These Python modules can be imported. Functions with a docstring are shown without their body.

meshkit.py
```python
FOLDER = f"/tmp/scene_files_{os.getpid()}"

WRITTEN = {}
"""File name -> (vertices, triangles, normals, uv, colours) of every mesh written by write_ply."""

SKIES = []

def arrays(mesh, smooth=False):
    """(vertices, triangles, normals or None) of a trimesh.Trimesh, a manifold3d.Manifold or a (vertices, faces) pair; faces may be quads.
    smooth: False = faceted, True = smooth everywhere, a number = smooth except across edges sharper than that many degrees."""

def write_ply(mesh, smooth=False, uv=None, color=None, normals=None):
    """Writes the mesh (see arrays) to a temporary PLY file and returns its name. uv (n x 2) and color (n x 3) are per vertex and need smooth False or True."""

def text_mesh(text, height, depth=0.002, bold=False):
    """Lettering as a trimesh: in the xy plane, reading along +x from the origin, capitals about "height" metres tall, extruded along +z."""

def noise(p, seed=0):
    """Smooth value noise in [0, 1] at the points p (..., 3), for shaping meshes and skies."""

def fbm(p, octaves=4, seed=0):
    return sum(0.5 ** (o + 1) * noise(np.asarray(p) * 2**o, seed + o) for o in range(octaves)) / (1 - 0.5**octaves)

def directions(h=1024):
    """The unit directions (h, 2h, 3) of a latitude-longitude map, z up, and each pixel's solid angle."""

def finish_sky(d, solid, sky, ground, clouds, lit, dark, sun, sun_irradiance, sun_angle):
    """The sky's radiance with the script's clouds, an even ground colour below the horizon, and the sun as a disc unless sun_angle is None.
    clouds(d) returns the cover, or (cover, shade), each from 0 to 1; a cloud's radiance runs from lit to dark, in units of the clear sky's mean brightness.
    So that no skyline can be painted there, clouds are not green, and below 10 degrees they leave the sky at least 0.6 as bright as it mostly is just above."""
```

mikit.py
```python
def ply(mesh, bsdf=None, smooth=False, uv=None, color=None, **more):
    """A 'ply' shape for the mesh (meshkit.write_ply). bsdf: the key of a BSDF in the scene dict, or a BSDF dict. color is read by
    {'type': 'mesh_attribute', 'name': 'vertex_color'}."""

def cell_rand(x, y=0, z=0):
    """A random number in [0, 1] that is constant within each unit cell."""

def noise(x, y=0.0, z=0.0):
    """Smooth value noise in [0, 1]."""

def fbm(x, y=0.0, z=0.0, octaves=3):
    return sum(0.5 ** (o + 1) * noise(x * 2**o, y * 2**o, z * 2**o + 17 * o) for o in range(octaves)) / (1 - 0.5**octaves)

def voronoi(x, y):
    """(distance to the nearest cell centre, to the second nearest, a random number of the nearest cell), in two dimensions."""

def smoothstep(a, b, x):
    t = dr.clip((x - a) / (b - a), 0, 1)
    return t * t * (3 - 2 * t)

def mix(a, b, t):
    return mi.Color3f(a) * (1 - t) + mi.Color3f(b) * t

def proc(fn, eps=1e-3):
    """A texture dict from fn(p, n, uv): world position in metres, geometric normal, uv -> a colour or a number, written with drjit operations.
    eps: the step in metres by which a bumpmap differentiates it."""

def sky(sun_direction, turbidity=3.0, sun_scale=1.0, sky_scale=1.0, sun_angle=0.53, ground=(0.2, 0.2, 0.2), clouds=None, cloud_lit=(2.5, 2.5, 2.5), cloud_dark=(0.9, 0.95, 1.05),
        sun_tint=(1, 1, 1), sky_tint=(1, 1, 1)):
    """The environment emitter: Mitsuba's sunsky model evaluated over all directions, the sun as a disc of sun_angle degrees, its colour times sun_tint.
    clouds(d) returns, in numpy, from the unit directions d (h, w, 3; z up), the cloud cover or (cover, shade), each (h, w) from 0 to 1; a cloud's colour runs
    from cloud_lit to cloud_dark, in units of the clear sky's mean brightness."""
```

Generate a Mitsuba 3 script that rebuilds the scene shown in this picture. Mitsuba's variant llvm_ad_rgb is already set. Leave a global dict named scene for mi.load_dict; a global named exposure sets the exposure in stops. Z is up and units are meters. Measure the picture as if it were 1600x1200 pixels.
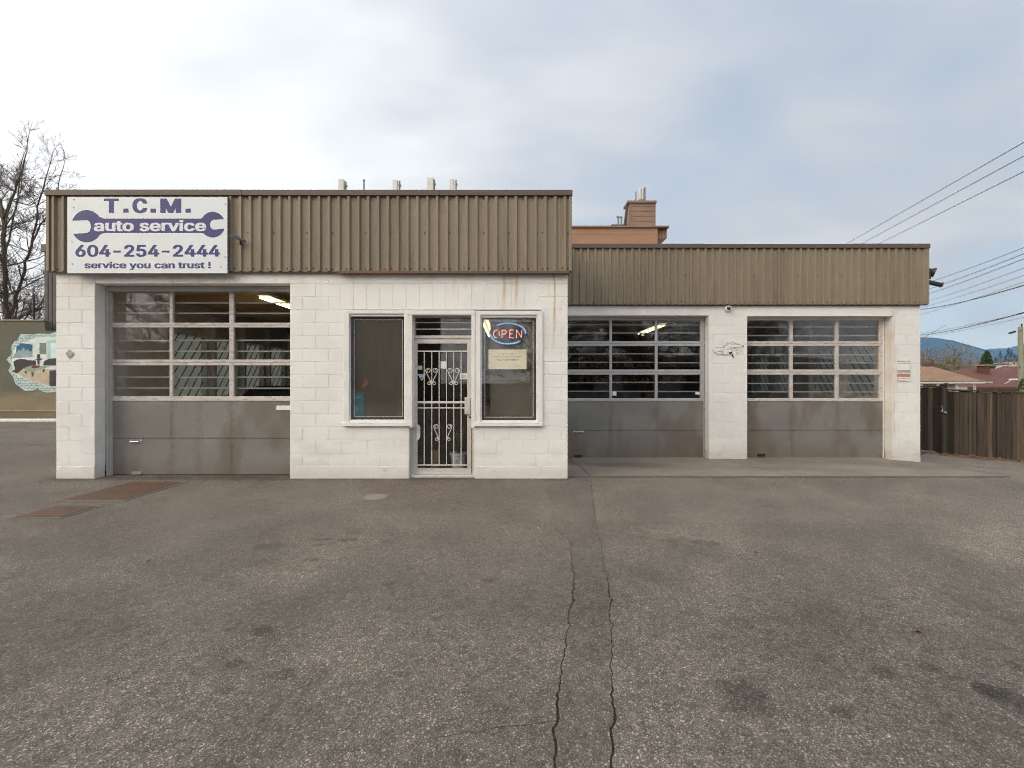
import math, random
import numpy as np, trimesh, drjit as dr, mitsuba as mi
import mikit, meshkit
from mikit import noise, fbm, voronoi, cell_rand, smoothstep, mix
from shapely.geometry import Polygon, LineString, Point, box as sbox
from shapely.ops import unary_union
from shapely import affinity

T = mi.ScalarTransform4f
scene, labels = {}, {}
F, EYE, CX, CY = 740.0, 1.48, 800.0, 600.0          # focal length in photo pixels, eye height, image centre

# ------------------------------------------------------------------ camera, sky, exposure
scene['camera'] = {'type': 'perspective', 'fov': 2 * math.degrees(math.atan(800 / F)), 'fov_axis': 'x', 'near_clip': 0.05, 'far_clip': 30000.0,
                   'to_world': T().look_at(origin=[0, 0, EYE], target=[0, 10, EYE], up=[0, 0, 1])}
exposure = 3.6


SUN = np.array([-0.66, -0.57, 0.50])


def sky_clouds(d):
    x, y, z = d[..., 0], d[..., 1], np.maximum(d[..., 2], 0.02)
    # a high layer, so streaks stretch towards the horizon
    u = np.stack([x / (z + 0.25), y / (z + 0.25), z * 0 + 3.1], -1)
    f = meshkit.fbm(u * [1.1, 1.9, 1], 5, seed=4)
    g = meshkit.fbm(u * [2.6, 4.6, 1] + 7.7, 5, seed=9)
    t = d @ (SUN / np.linalg.norm(SUN))                 # the sky brightens towards the veiled sun, behind the left shoulder
    streak = np.clip((g - 0.5) * 1.5 + (f - 0.5) * 1.4, -0.5, 0.5)
    bright = 0.90 * np.exp(0.72 * t) * (1 + 0.42 * streak * np.clip(1.2 - t, 0.3, 1.2))
    cover = np.clip(1.0 + 0.3 * streak + 0.1 * t, 0.85, 1)
    return cover, np.clip((2.7 - bright) / (2.7 - 0.45), 0, 1)


scene['sky'] = mikit.sky(SUN.tolist(), turbidity=3.5, sun_scale=0.118, sun_angle=40, ground=(0.12, 0.115, 0.11), clouds=sky_clouds,
                         cloud_lit=(2.62, 2.70, 2.80), cloud_dark=(0.425, 0.458, 0.505), sun_tint=(0.92, 1.0, 1.13))



# ------------------------------------------------------------------ helpers
def X(px, Y): return (px - CX) * Y / F
def Z(py, Y): return EYE - (py - CY) * Y / F


def numbered(key):
    if key not in scene and key not in labels: return key
    i = 1
    while f'{key}_{i:03d}' in scene or f'{key}_{i:03d}' in labels: i += 1
    return f'{key}_{i:03d}'


def thing(name, label, cat, group=None):
    k = numbered(name)
    labels[k] = {'label': label, 'category': cat}
    if group: labels[k]['group'] = group
    return k


def obj(parent, name, mesh, bsdf, smooth=False, **more):
    k = numbered(parent + '__' + name if parent else name)
    scene[k] = mikit.ply(mesh, bsdf, smooth=smooth, **more)
    return k


def copy(parent, name, src, to_world):
    k = numbered(parent + '__' + name if parent else name)
    scene[k] = {**scene[src], 'to_world': to_world}
    return k


def tag(k, label=None, cat=None, group=None, kind=None):
    d = labels.setdefault(k, {})
    for a, b in (('label', label), ('category', cat), ('group', group), ('kind', kind)):
        if b: d[a] = b
    return k


def cat(ms): return trimesh.util.concatenate([m for m in ms if m is not None])


def bx(x0, x1, y0, y1, z0, z1, c=0.0):
    if x1 < x0: x0, x1 = x1, x0
    if y1 < y0: y0, y1 = y1, y0
    if z1 < z0: z0, z1 = z1, z0
    if c <= 0:
        m = trimesh.creation.box((x1 - x0, y1 - y0, z1 - z0))
        m.apply_translation(((x0 + x1) / 2, (y0 + y1) / 2, (z0 + z1) / 2))
        return m
    c = min(c, (x1 - x0) * .4, (y1 - y0) * .4, (z1 - z0) * .4)
    v = []
    for sx, sy, sz in np.ndindex(2, 2, 2):
        p = [(x0, x1)[sx], (y0, y1)[sy], (z0, z1)[sz]]
        s = [1 - 2 * sx, 1 - 2 * sy, 1 - 2 * sz]
        for k in range(3):
            q = [p[j] + s[j] * c * (j != k) for j in range(3)]
            v.append(q)
    return trimesh.convex.convex_hull(np.array(v))


def tube(points, radii, sides=6, cap=True):
    p = np.asarray(points, float)
    t = np.gradient(p, axis=0)
    t /= np.linalg.norm(t, axis=1, keepdims=True) + 1e-12
    a = np.cross(t, np.where(np.abs(t[:, 2:]) < 0.9, [0, 0, 1.0], [1.0, 0, 0]))
    a /= np.linalg.norm(a, axis=1, keepdims=True) + 1e-12
    b, ang = np.cross(t, a), np.arange(sides) * 2 * np.pi / sides
    r = np.broadcast_to(radii, (len(p),))
    v = (p[:, None] + r[:, None, None] * (np.cos(ang)[None, :, None] * a[:, None] + np.sin(ang)[None, :, None] * b[:, None])).reshape(-1, 3)
    i, j = np.meshgrid(np.arange(len(p) - 1), np.arange(sides), indexing='ij')
    q = np.stack([i * sides + j, i * sides + (j + 1) % sides, (i + 1) * sides + (j + 1) % sides, (i + 1) * sides + j], -1).reshape(-1, 4)
    f = np.vstack([q[:, [0, 1, 2]], q[:, [0, 2, 3]]])
    if cap:
        n = len(v)
        v = np.vstack([v, p[0], p[-1]])
        k = np.arange(sides)
        e = (len(p) - 1) * sides
        f = np.vstack([f, np.stack([(k + 1) % sides, k, k * 0 + n], 1), np.stack([e + k, e + (k + 1) % sides, k * 0 + n + 1], 1)])
    return trimesh.Trimesh(v, f, process=False)


def rod(a, b, r, sides=8): return tube([a, b], r, sides)


def prism(poly, depth):
    """A shapely polygon in (x, z) as a slab: front at y = 0, back at y = depth."""
    ms = [trimesh.creation.extrude_polygon(g, depth, engine='earcut') for g in getattr(poly, 'geoms', [poly]) if g.area > 1e-9]
    m = cat(ms)
    v = m.vertices.copy()
    m.vertices = np.stack([v[:, 0], depth - v[:, 2], v[:, 1]], 1)
    return m


def slab(poly, Yfront, depth):
    m = prism(poly, depth)
    m.apply_translation((0, Yfront, 0))
    return m


def pxpoly(pts, Y): return Polygon([(X(a, Y), Z(b, Y)) for a, b in pts]).buffer(0)


def text_fit(s, x0, x1, z0, z1, Yfront, depth=0.003, bold=True, fat=1):
    """Lettering that fills the box x0..x1, z0..z1 of an upright face whose front lies at Yfront."""
    ms = []
    for k in range(fat):
        m = meshkit.text_mesh(s, 0.1, 0.01, bold)
        m.apply_translation(((k - (fat - 1) / 2) * 0.006, 0, -0.0004 * k))
        ms.append(m)
    m = cat(ms)
    lo, hi = m.bounds
    v = m.vertices.copy()
    sx, sz = (x1 - x0) / (hi[0] - lo[0]), (z1 - z0) / (hi[1] - lo[1])
    m.vertices = np.stack([x0 + (v[:, 0] - lo[0]) * sx, Yfront + depth - (v[:, 2] - lo[2]) / 0.01 * depth, z0 + (v[:, 1] - lo[1]) * sz], 1)
    return m


def lathe(profile, n=24, center=(0, 0, 0)):
    m = trimesh.creation.revolve(np.array(profile, float), sections=n)
    m.apply_translation(center)
    return m


# ------------------------------------------------------------------ materials
def rgb(*c): return {'type': 'rgb', 'value': list(c)}


def mat(name, color, rough=0.6, metal=0.0, spec=0.4, bump=None, bscale=1.0, eps=1e-3, **more):
    b = {'type': 'principled', 'base_color': color if isinstance(color, dict) else mikit.proc(color) if callable(color) else rgb(*color),
         'roughness': rough if not callable(rough) else mikit.proc(rough), 'metallic': metal, 'specular': spec, **more}
    if bump: b = {'type': 'bumpmap', 'arbitrary': mikit.proc(bump, eps), 'scale': bscale, 'bsdf': b}
    scene[name] = {'type': 'twosided', 'bsdf': b}
    return name


def plain(name, color, rough=0.6, amount=0.12, scale=9.0, **more):
    c = tuple(color)
    return mat(name, lambda p, n, uv: mi.Color3f(c) * (1 - amount + 2 * amount * fbm(p.x * scale, p.y * scale, p.z * scale)), rough, **more)


def pw(t, nodes):
    """Piecewise linear curve through (t, value) nodes."""
    r = mi.Float(nodes[0][1])
    for (a, va), (b, vb) in zip(nodes[:-1], nodes[1:]):
        r = dr.select(t > a, va + (vb - va) * dr.clip((t - a) / (b - a), 0, 1), r)
    return r


def gpt(px, py): return ((px - CX) * EYE / (py - CY), F * EYE / (py - CY))


CRL = [(865, 802), (859, 820), (882, 837), (891, 845), (896, 885), (896, 915), (892, 950), (885, 995), (880, 1040), (874, 1080), (869, 1110), (868, 1131), (870, 1200)]
CRR = [(922, 750), (925, 775), (931, 815), (942, 860), (950, 910), (954, 950), (956, 1000), (957, 1050), (958, 1100), (958, 1131), (958, 1200)]
NL = sorted([gpt(*q)[::-1] for q in CRL])
NR = sorted([gpt(*q)[::-1] for q in CRR])
# oil spots: pixel centre, half widths in metres, strength
SPOTS = [(1157, 1098, .16, .16, .55), (1315, 1114, .05, .05, .5), (1380, 1050, .06, .06, .5), (1450, 1045, .07, .05, .45), (1455, 1018, .07, .06, .35), (1580, 1100, .13, .13, .6), (1545, 1083, .08, .06, .4),
         (1590, 1040, .05, .06, .4), (1155, 972, .09, .10, .3), (1195, 968, .08, .07, .25), (1105, 847, .13, .1, .4), (1090, 836, .06, .05, .4), (1050, 844, .12, .08, .4), (995, 838, .12, .07, .3), (1385, 950, .09, .06, .3),
         (427, 852, .15, .08, .4), (505, 843, .10, .05, .5), (498, 851, .06, .05, .5), (540, 844, .13, .05, .5), (480, 875, .1, .05, .45), (600, 847, .07, .04, .4), (517, 849, .05, .04, .4), (407, 987, .09, .07, .4), (365, 1037, .05, .05, .5),
         (442, 1055, .07, .05, .45), (352, 1080, .05, .04, .5), (472, 935, .05, .05, .35), (240, 985, .06, .05, .3), (605, 913, .05, .04, .4), (620, 910, .05, .03, .4), (760, 908, .06, .05, .5), (1230, 865, .3, .25, .2), (1300, 970, .25, .2, .18), (1180, 880, .5, .35, .14), (330, 880, .5, .3, .12)]
GS = [(*gpt(a, b), c, d, e) for a, b, c, d, e in SPOTS]


def asphalt_color(p, n, uv):
    x, y = p.x, p.y
    wob = (noise(x * 3.1, y * 3.1) - 0.5)
    edge = 1.1 * (fbm(x * 17, y * 17, 3.0) - 0.5)
    low, mid = fbm(x * 0.33, y * 0.33, 1.0), fbm(x * 1.9, y * 1.9, 2.0)
    f1, _, w1 = voronoi(x * 105, y * 105)
    f2, _, w2 = voronoi(x * 190 + 9, y * 190)
    stone = w1 * w1 * (1 - smoothstep(0.28, 0.5, f1))
    fine = w2 * (1 - smoothstep(0.3, 0.6, f2))
    f3, _, w3 = voronoi(x * 41 + 3, y * 41)
    pale3 = dr.select(w3 > 0.86, w3, 0.0) * (1 - smoothstep(0.16, 0.34, f3))
    bright = dr.select(w1 > 0.955, 1.0, 0.0) * (1 - smoothstep(0.25, 0.4, f1))
    amount = 0.65 + 0.7 * mid
    l, r = pw(y, NL), pw(y, NR)
    jag = (noise(y * 9.0, 3.0) - 0.5) * 0.022 + (noise(y * 31.0, 5.0) - 0.5) * 0.014
    trench = smoothstep(-0.02, 0.02, x - l - jag) * smoothstep(-0.02, 0.02, r + jag - x) * smoothstep(7.6, 7.3, y)
    amount = amount * (1 - 0.22 * trench)
    grit = 0.14 * noise(x * 9, y * 9) + 0.36 * noise(x * 26, y * 26) + 0.50 * noise(x * 58, y * 58)
    v = 1.07 * (0.062 + (0.125 * stone + 0.075 * fine + 0.10 * bright + 0.11 * pale3) * amount) * (0.60 + 0.90 * grit)
    v = v * (0.72 + 0.56 * low) * (0.86 + 0.28 * mid)
    v = v * (1 - 0.06 * trench)
    near = smoothstep(3.6, 6.8, y) * (1 - smoothstep(10, 13, y))
    v = v * (1 - 0.10 * near)
    c = mi.Color3f(v * 1.19, v * 1.03, v * 0.86)
    rust = near * smoothstep(0.35, 0.7, fbm(x * 0.7 + 3, y * 1.3, 4.0)) * smoothstep(2.5, 0.5, x)
    c = mix(c, mi.Color3f(v * 1.12, v * 0.88, v * 0.72), 0.75 * rust)
    for sx, sy, a, b, s in GS:
        q = dr.square((x - sx + wob * a * 0.9) / a) + dr.square((y - sy + wob * b * 0.9) / b) + edge
        c = c * (1 - 0.68 * s * (1 - smoothstep(0.5, 1.1, q)))
    pale = (1 - smoothstep(0.2, 1.1, dr.square((x + 1.87) / 0.35) + dr.square((y - 3.65) / 0.12))) * 0.3 * noise(x * 14, y * 14)
    c = c * (1 + pale)
    wl = 0.0030 + 0.0042 * dr.square(noise(y * 5.0, 1.0)) * (0.5 + noise(y * 40.0, 6.0))
    crack = dr.select((dr.abs(x - l - jag) < wl) & (y < 5.42) & (y > -3), 1.0, 0.0)
    crack = dr.maximum(crack, dr.select((dr.abs(x - r - jag) < wl * 0.9) & (y < 7.35) & (y > -3), 1.0, 0.0))
    seam = 5.06 - 0.02 * x + (noise(x * 6.0, 8.0) - 0.5) * 0.05
    crack = dr.maximum(crack, dr.select((dr.abs(y - seam) < 0.006) & (x > 0.95) & (x < 4.6), 0.55, 0.0))
    seam2 = 2.07 + 0.10 * (x - 0.16) / 0.15 * 0.25 + (noise(x * 20.0, 9.0) - 0.5) * 0.02
    crack = dr.maximum(crack, dr.select((dr.abs(y - seam2) < 0.004) & (x > -0.3) & (x < 0.19), 0.5, 0.0))
    seam3 = 6.02 + 0.12 * (x + 7) + (noise(x * 4.0, 12.0) - 0.5) * 0.12
    crack = dr.maximum(crack, dr.select((dr.abs(y - seam3 + 0.75) < 0.010) & (x < -5.5) & (x > -9), 0.7, 0.0))
    seam4 = 11.6 + (noise(x * 1.4, 2.0) - 0.5) * 0.3
    crack = dr.maximum(crack, dr.select((dr.abs(y - seam4) < 0.04) & (x < -7.5), 0.7, 0.0))
    c = c * (1 - 0.86 * crack)
    grime = smoothstep(7.20, 7.40, y + 0.08 * (noise(x * 7, 4.0) - 0.5))
    c = c * (1 - 0.42 * dr.select((x > -7.3) & (x < 0.9) & (y < 7.9), grime, 0.0) * (0.5 + 0.7 * noise(x * 11, y * 11)))
    # beyond the paved lot the sheet is rough grass and earth
    wild = dr.maximum(smoothstep(15.5, 16.0, y) * smoothstep(8.8, 9.0, x), smoothstep(19.6, 19.9, y))
    wild = dr.maximum(wild, smoothstep(60.0, 62.0, dr.abs(y)))
    g = fbm(x * 0.05, y * 0.05, 7.0, octaves=4)
    return mix(c, mix(mi.Color3f(0.045, 0.05, 0.025), mi.Color3f(0.10, 0.085, 0.055), g), wild)


def asphalt_bump(p, n, uv):
    f1, _, w1 = voronoi(p.x * 78, p.y * 78)
    return 0.0030 * w1 * (1 - smoothstep(0.2, 0.6, f1)) + 0.002 * noise(p.x * 160, p.y * 160)


mat('asphalt', asphalt_color, 0.78, spec=0.3, bump=asphalt_bump, eps=2e-3)


def apron_color(p, n, uv):
    x, y = p.x, p.y
    a, b, c = fbm(x * 0.8, y * 1.4, 3.0, octaves=4), fbm(x * 5, y * 5, 1.0), noise(x * 110, y * 110)
    v = 0.142 * (0.62 + 0.6 * a) * (0.85 + 0.3 * b) * (0.85 + 0.3 * c)
    drip = (1 - smoothstep(0.0, 1.0, dr.square((x - 2.3) / 1.0) + dr.square((y - 9.0) / 0.7))) * 0.35 * (0.5 + b)
    v = v * (1 - drip)
    return mi.Color3f(v * 1.13, v * 0.97, v * 0.80)


mat('concrete_worn', apron_color, 0.75, bump=lambda p, n, uv: 0.0015 * fbm(p.x * 60, p.y * 60, p.z * 60))


def paint_wall(p, n, uv):
    x, z = p.x, p.z
    big = fbm(x * 0.9, p.y * 0.9, z * 0.9, octaves=4)
    fine = noise(x * 40, p.y * 40, z * 40)
    c = mi.Color3f(0.76, 0.746, 0.724) * (0.93 + 0.11 * big) * (0.975 + 0.05 * fine)
    patch = smoothstep(0.50, 0.54, fbm(x * 0.8 + 5, p.y, z * 1.1, octaves=4))
    c = c * (1 - 0.045 * patch)
    streak = mi.Float(0)
    for sx, w, s, zt, zb in ((-0.13, .045, .95, 3.25, 2.45), (0.06, .04, .9, 3.25, 2.5), (0.66, .028, .95, 3.25, 1.9), (-0.9, .04, .35, 3.25, 2.7), (-0.62, .03, .2, 3.25, 2.7), (-3.0, .03, .15, 3.2, 2.4), (-2.5, .04, .13, 3.2, 2.2), (2.6, .3, .16, 3.2, 2.9), (3.9, .4, .16, 3.2, 2.9), (5.2, .5, .18, 3.2, 2.9), (8.0, .05, .5, 3.0, 0.2), (8.05, .02, .5, 2.2, 1.0), (6.6, .6, .12, 3.2, 2.9)):
        q = dr.abs(x + (noise(z * 5, sx) - 0.5) * 0.03 - sx) / w
        streak = dr.maximum(streak, s * (1 - smoothstep(0.1, 1.0, q)) * smoothstep(zb, zb + 0.5, z) * (0.5 + 0.7 * noise(z * 9, sx * 7)) * smoothstep(zt + 0.1, zt, z))
    c = mix(c, mi.Color3f(0.50, 0.36, 0.20), 0.88 * streak)
    under = smoothstep(2.75, 3.2, z) * smoothstep(0.4, 0.75, fbm(x * 5.5, 1.0, z * 0.6))
    c = mix(c, mi.Color3f(0.60, 0.48, 0.33), 0.30 * under)
    foot = dr.maximum(smoothstep(0.34, -0.05, z) * (0.25 + 0.75 * fbm(x * 6, p.y * 6, z * 9)), 0.45 * smoothstep(0.9, 0.0, z) * smoothstep(0.5, 0.68, fbm(x * 3, p.y * 3, z * 5, octaves=4)))
    c = mix(c, mi.Color3f(0.36, 0.31, 0.25), 0.55 * foot)
    chip = smoothstep(0.74, 0.78, fbm(x * 17, p.y * 17, z * 17)) * smoothstep(0.5, 0.0, z)
    return mix(c, mi.Color3f(0.33, 0.31, 0.28), 0.5 * chip)


def rough_wall(p, n, uv): return 0.0022 * fbm(p.x * 38, p.y * 38, p.z * 38) + 0.0006 * noise(p.x * 170, p.y * 170, p.z * 170)


mat('white_block_paint', paint_wall, 0.62, spec=0.3, bump=rough_wall, eps=2e-3)
mat('plinth_paint', paint_wall, 0.62, spec=0.3, bump=lambda p, n, uv: 0.010 * fbm(p.x * 16, p.y * 16, p.z * 22), eps=2e-3)


def brown_sheet(p, n, uv):
    v = 0.80 + 0.25 * fbm(p.x * 0.7, 2.0, p.z * 0.5) + 0.06 * noise(p.x * 30, 1.0, p.z * 1.2)
    panel = 0.94 + 0.12 * cell_rand(dr.floor((p.x + 40) / 0.914))
    c = mi.Color3f(0.232, 0.187, 0.134) * v * panel
    dirt = smoothstep(0.55, 0.8, fbm(p.x * 9, 4.0, p.z * 0.9)) * 0.35
    return mix(c, mi.Color3f(0.13, 0.10, 0.075), dirt)


mat('brown_sheet_metal', brown_sheet, 0.5, spec=0.45)
plain('dark_brown_metal', (0.105, 0.078, 0.064), 0.5, 0.15, 3)
mat('rusty_flashing', lambda p, n, uv: mix(mi.Color3f(0.12, 0.085, 0.065), mi.Color3f(0.20, 0.075, 0.03), smoothstep(-1.0, -2.2, p.x) * 0.9 * noise(p.x * 6, p.z * 20)), 0.6)


def door_steel(p, n, uv):
    x, z = p.x, p.z
    mott = fbm(x * 55, 1.0, z * 55)
    spang = noise(x * 130, 7.0, z * 130)
    v = 0.172 * (0.72 + 0.32 * mott + 0.32 * spang)
    big = fbm(x * 1.2, 3.0, z * 1.6, octaves=4)
    c = mi.Color3f(v * 1.02, v * 0.985, v * 0.91) * (0.78 + 0.4 * big)
    c = mix(c, mi.Color3f(0.115, 0.075, 0.052), 0.55 * smoothstep(0.48, 0.72, fbm(x * 2.6, 9.0, z * 0.9)))
    for sx in (-5.547, -4.565, 2.116, 3.092, 5.985, 6.96, -5.1, 5.2):
        q = (dr.abs(x - sx + 0.06 * (noise(z * 7, sx) - 0.5))) / (0.05 + 0.13 * noise(z * 2.2, sx * 3))
        c = mix(c, mi.Color3f(0.095, 0.060, 0.042), 0.34 * (1 - smoothstep(0.1, 1.0, q)) * (0.35 + 0.65 * noise(x * 40, 2.0, z * 9)))
    scr = smoothstep(0.80, 0.86, noise(x * 60 + z * 22, 5.0, z * 7)) * smoothstep(0.5, 0.7, noise(x * 2, 1.0, z * 3))
    c = c * (1 + 0.10 * scr)
    low = smoothstep(0.32, -0.1, z) * (0.4 + 0.6 * noise(x * 3, z * 8))
    return mix(c, mi.Color3f(0.13, 0.085, 0.05), 0.6 * low)


mat('galvanised_door_steel', door_steel, 0.55, spec=0.5, bump=lambda p, n, uv: 0.0015 * noise(p.x * 90, p.y * 90, p.z * 90))


def frame_col(p, n, uv):
    v = 0.86 + 0.22 * fbm(p.x * 4, p.y * 4, p.z * 4)
    c = mi.Color3f(0.535, 0.495, 0.465) * v
    peel = smoothstep(0.60, 0.66, fbm(p.x * 13, p.y * 13, p.z * 26))
    return mix(c, mi.Color3f(0.30, 0.27, 0.245), 0.6 * peel)


mat('peeling_door_frame', frame_col, 0.6)
plain('grey_door_frame', (0.395, 0.385, 0.39), 0.55, 0.14, 5)
plain('grey_jamb_paint', (0.40, 0.395, 0.39), 0.6, 0.14, 5)
mat('white_trim', lambda p, n, uv: mi.Color3f(0.735, 0.72, 0.69) * (0.90 + 0.14 * fbm(p.x * 5, p.y * 5, p.z * 5)), 0.45)
plain('aluminium', (0.56, 0.53, 0.50), 0.42, 0.10, 8, metal=0.25)
plain('grille_white', (0.62, 0.59, 0.55), 0.5, 0.1, 10)
plain('bar_grey', (0.25, 0.235, 0.22), 0.5, 0.15, 10)
plain('dark_metal', (0.035, 0.03, 0.028), 0.45, 0.2, 20)
plain('black_plastic', (0.02, 0.02, 0.022), 0.4, 0.1, 20)
plain('chrome_worn', (0.6, 0.59, 0.57), 0.3, 0.1, 20, metal=0.8)
plain('sign_white', (0.67, 0.70, 0.72), 0.42, 0.03, 3)
plain('sign_blue', (0.034, 0.032, 0.155), 0.45, 0.06, 6)
plain('sign_letter_white', (0.67, 0.70, 0.72), 0.45, 0.03, 3)
plain('sign_edge', (0.12, 0.12, 0.14), 0.5, 0.1, 10)
plain('ink_black', (0.03, 0.03, 0.032), 0.7, 0.1, 20)
plain('ink_grey', (0.22, 0.22, 0.22), 0.7, 0.1, 20)
plain('paper_cream', (0.62, 0.56, 0.42), 0.7, 0.05, 6)
plain('paper_white', (0.72, 0.72, 0.70), 0.7, 0.05, 6)
plain('sticker_blue', (0.10, 0.24, 0.42), 0.5, 0.1, 20)
plain('faded_red', (0.45, 0.20, 0.15), 0.6, 0.25, 60)
plain('faded_grey', (0.36, 0.34, 0.32), 0.6, 0.25, 60)
mat('rusty_plate', lambda p, n, uv: mix(mi.Color3f(0.112, 0.058, 0.036), mi.Color3f(0.066, 0.043, 0.031), fbm(p.x * 5, p.y * 5, 1.0, octaves=4)) * (0.85 + 0.3 * noise(p.x * 80, p.y * 80)), 0.7)
plain('manhole_iron', (0.20, 0.17, 0.135), 0.7, 0.3, 40)
scene['window_glass'] = {'type': 'thindielectric', 'int_ior': 1.54}


def film(p, n, uv):
    x, z = p.x, p.z
    st = smoothstep(0.45, 0.85, noise(x * 36, 3.0, z * 1.3)) * smoothstep(1.2, 2.2, z) * smoothstep(2.6, 2.2, z)
    c = mi.Color3f(0.055, 0.048, 0.036) * (0.8 + 0.5 * fbm(x * 3, 1.0, z * 2))
    c = mix(c, mi.Color3f(0.085, 0.077, 0.054), 0.4 * st)
    pl = smoothstep(0.42, 0.62, fbm(x * 9, 5.0, z * 9)) * smoothstep(-2.05, -1.8, x) * smoothstep(-1.2, -1.5, x) * smoothstep(1.5, 1.1, z)
    return mix(c, mi.Color3f(0.085, 0.085, 0.03), 0.6 * pl)


mat('window_film', film, 0.6)
mat('window_film_pale', lambda p, n, uv: film(p, n, uv) * 1.5, 0.6)
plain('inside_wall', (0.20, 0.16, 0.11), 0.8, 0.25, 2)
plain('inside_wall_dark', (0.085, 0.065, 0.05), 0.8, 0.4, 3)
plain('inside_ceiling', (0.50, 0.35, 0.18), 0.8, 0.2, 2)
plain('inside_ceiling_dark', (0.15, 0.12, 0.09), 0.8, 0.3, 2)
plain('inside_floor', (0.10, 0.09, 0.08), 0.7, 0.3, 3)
scene['frosted_pane'] = {'type': 'principledthin', 'base_color': rgb(0.53, 0.565, 0.54), 'roughness': 0.5, 'diff_trans': 1.2, 'spec_trans': 0.0}
plain('roof_tar', (0.07, 0.065, 0.06), 0.9, 0.2, 2)
plain('car_dark_green', (0.010, 0.018, 0.016), 0.25, 0.05, 2, clearcoat=1.0)
plain('car_black', (0.008, 0.008, 0.010), 0.25, 0.05, 2, clearcoat=1.0)
plain('car_navy', (0.010, 0.013, 0.030), 0.25, 0.05, 2, clearcoat=1.0)
plain('car_glass', (0.02, 0.025, 0.028), 0.08, 0.05, 2, spec=0.6)
plain('rubber', (0.02, 0.02, 0.02), 0.8, 0.1, 20)
plain('plant_green', (0.045, 0.085, 0.03), 0.6, 0.3, 20)
plain('pot_white', (0.5, 0.51, 0.5), 0.5, 0.1, 10)
plain('wood_brown', (0.16, 0.10, 0.055), 0.6, 0.25, 12)
plain('box_card', (0.30, 0.21, 0.12), 0.7, 0.2, 12)
plain('bottle_yellow', (0.45, 0.34, 0.07), 0.5, 0.2, 12)
plain('bottle_red', (0.30, 0.04, 0.03), 0.5, 0.2, 12)
plain('bottle_white', (0.55, 0.52, 0.45), 0.5, 0.2, 12)
# ------------------------------------------------------------------ ground, apron, hatch plates
def sst(a, b, x):
    t = np.clip((x - a) / (b - a), 0, 1)
    return t * t * (3 - 2 * t)


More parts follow.
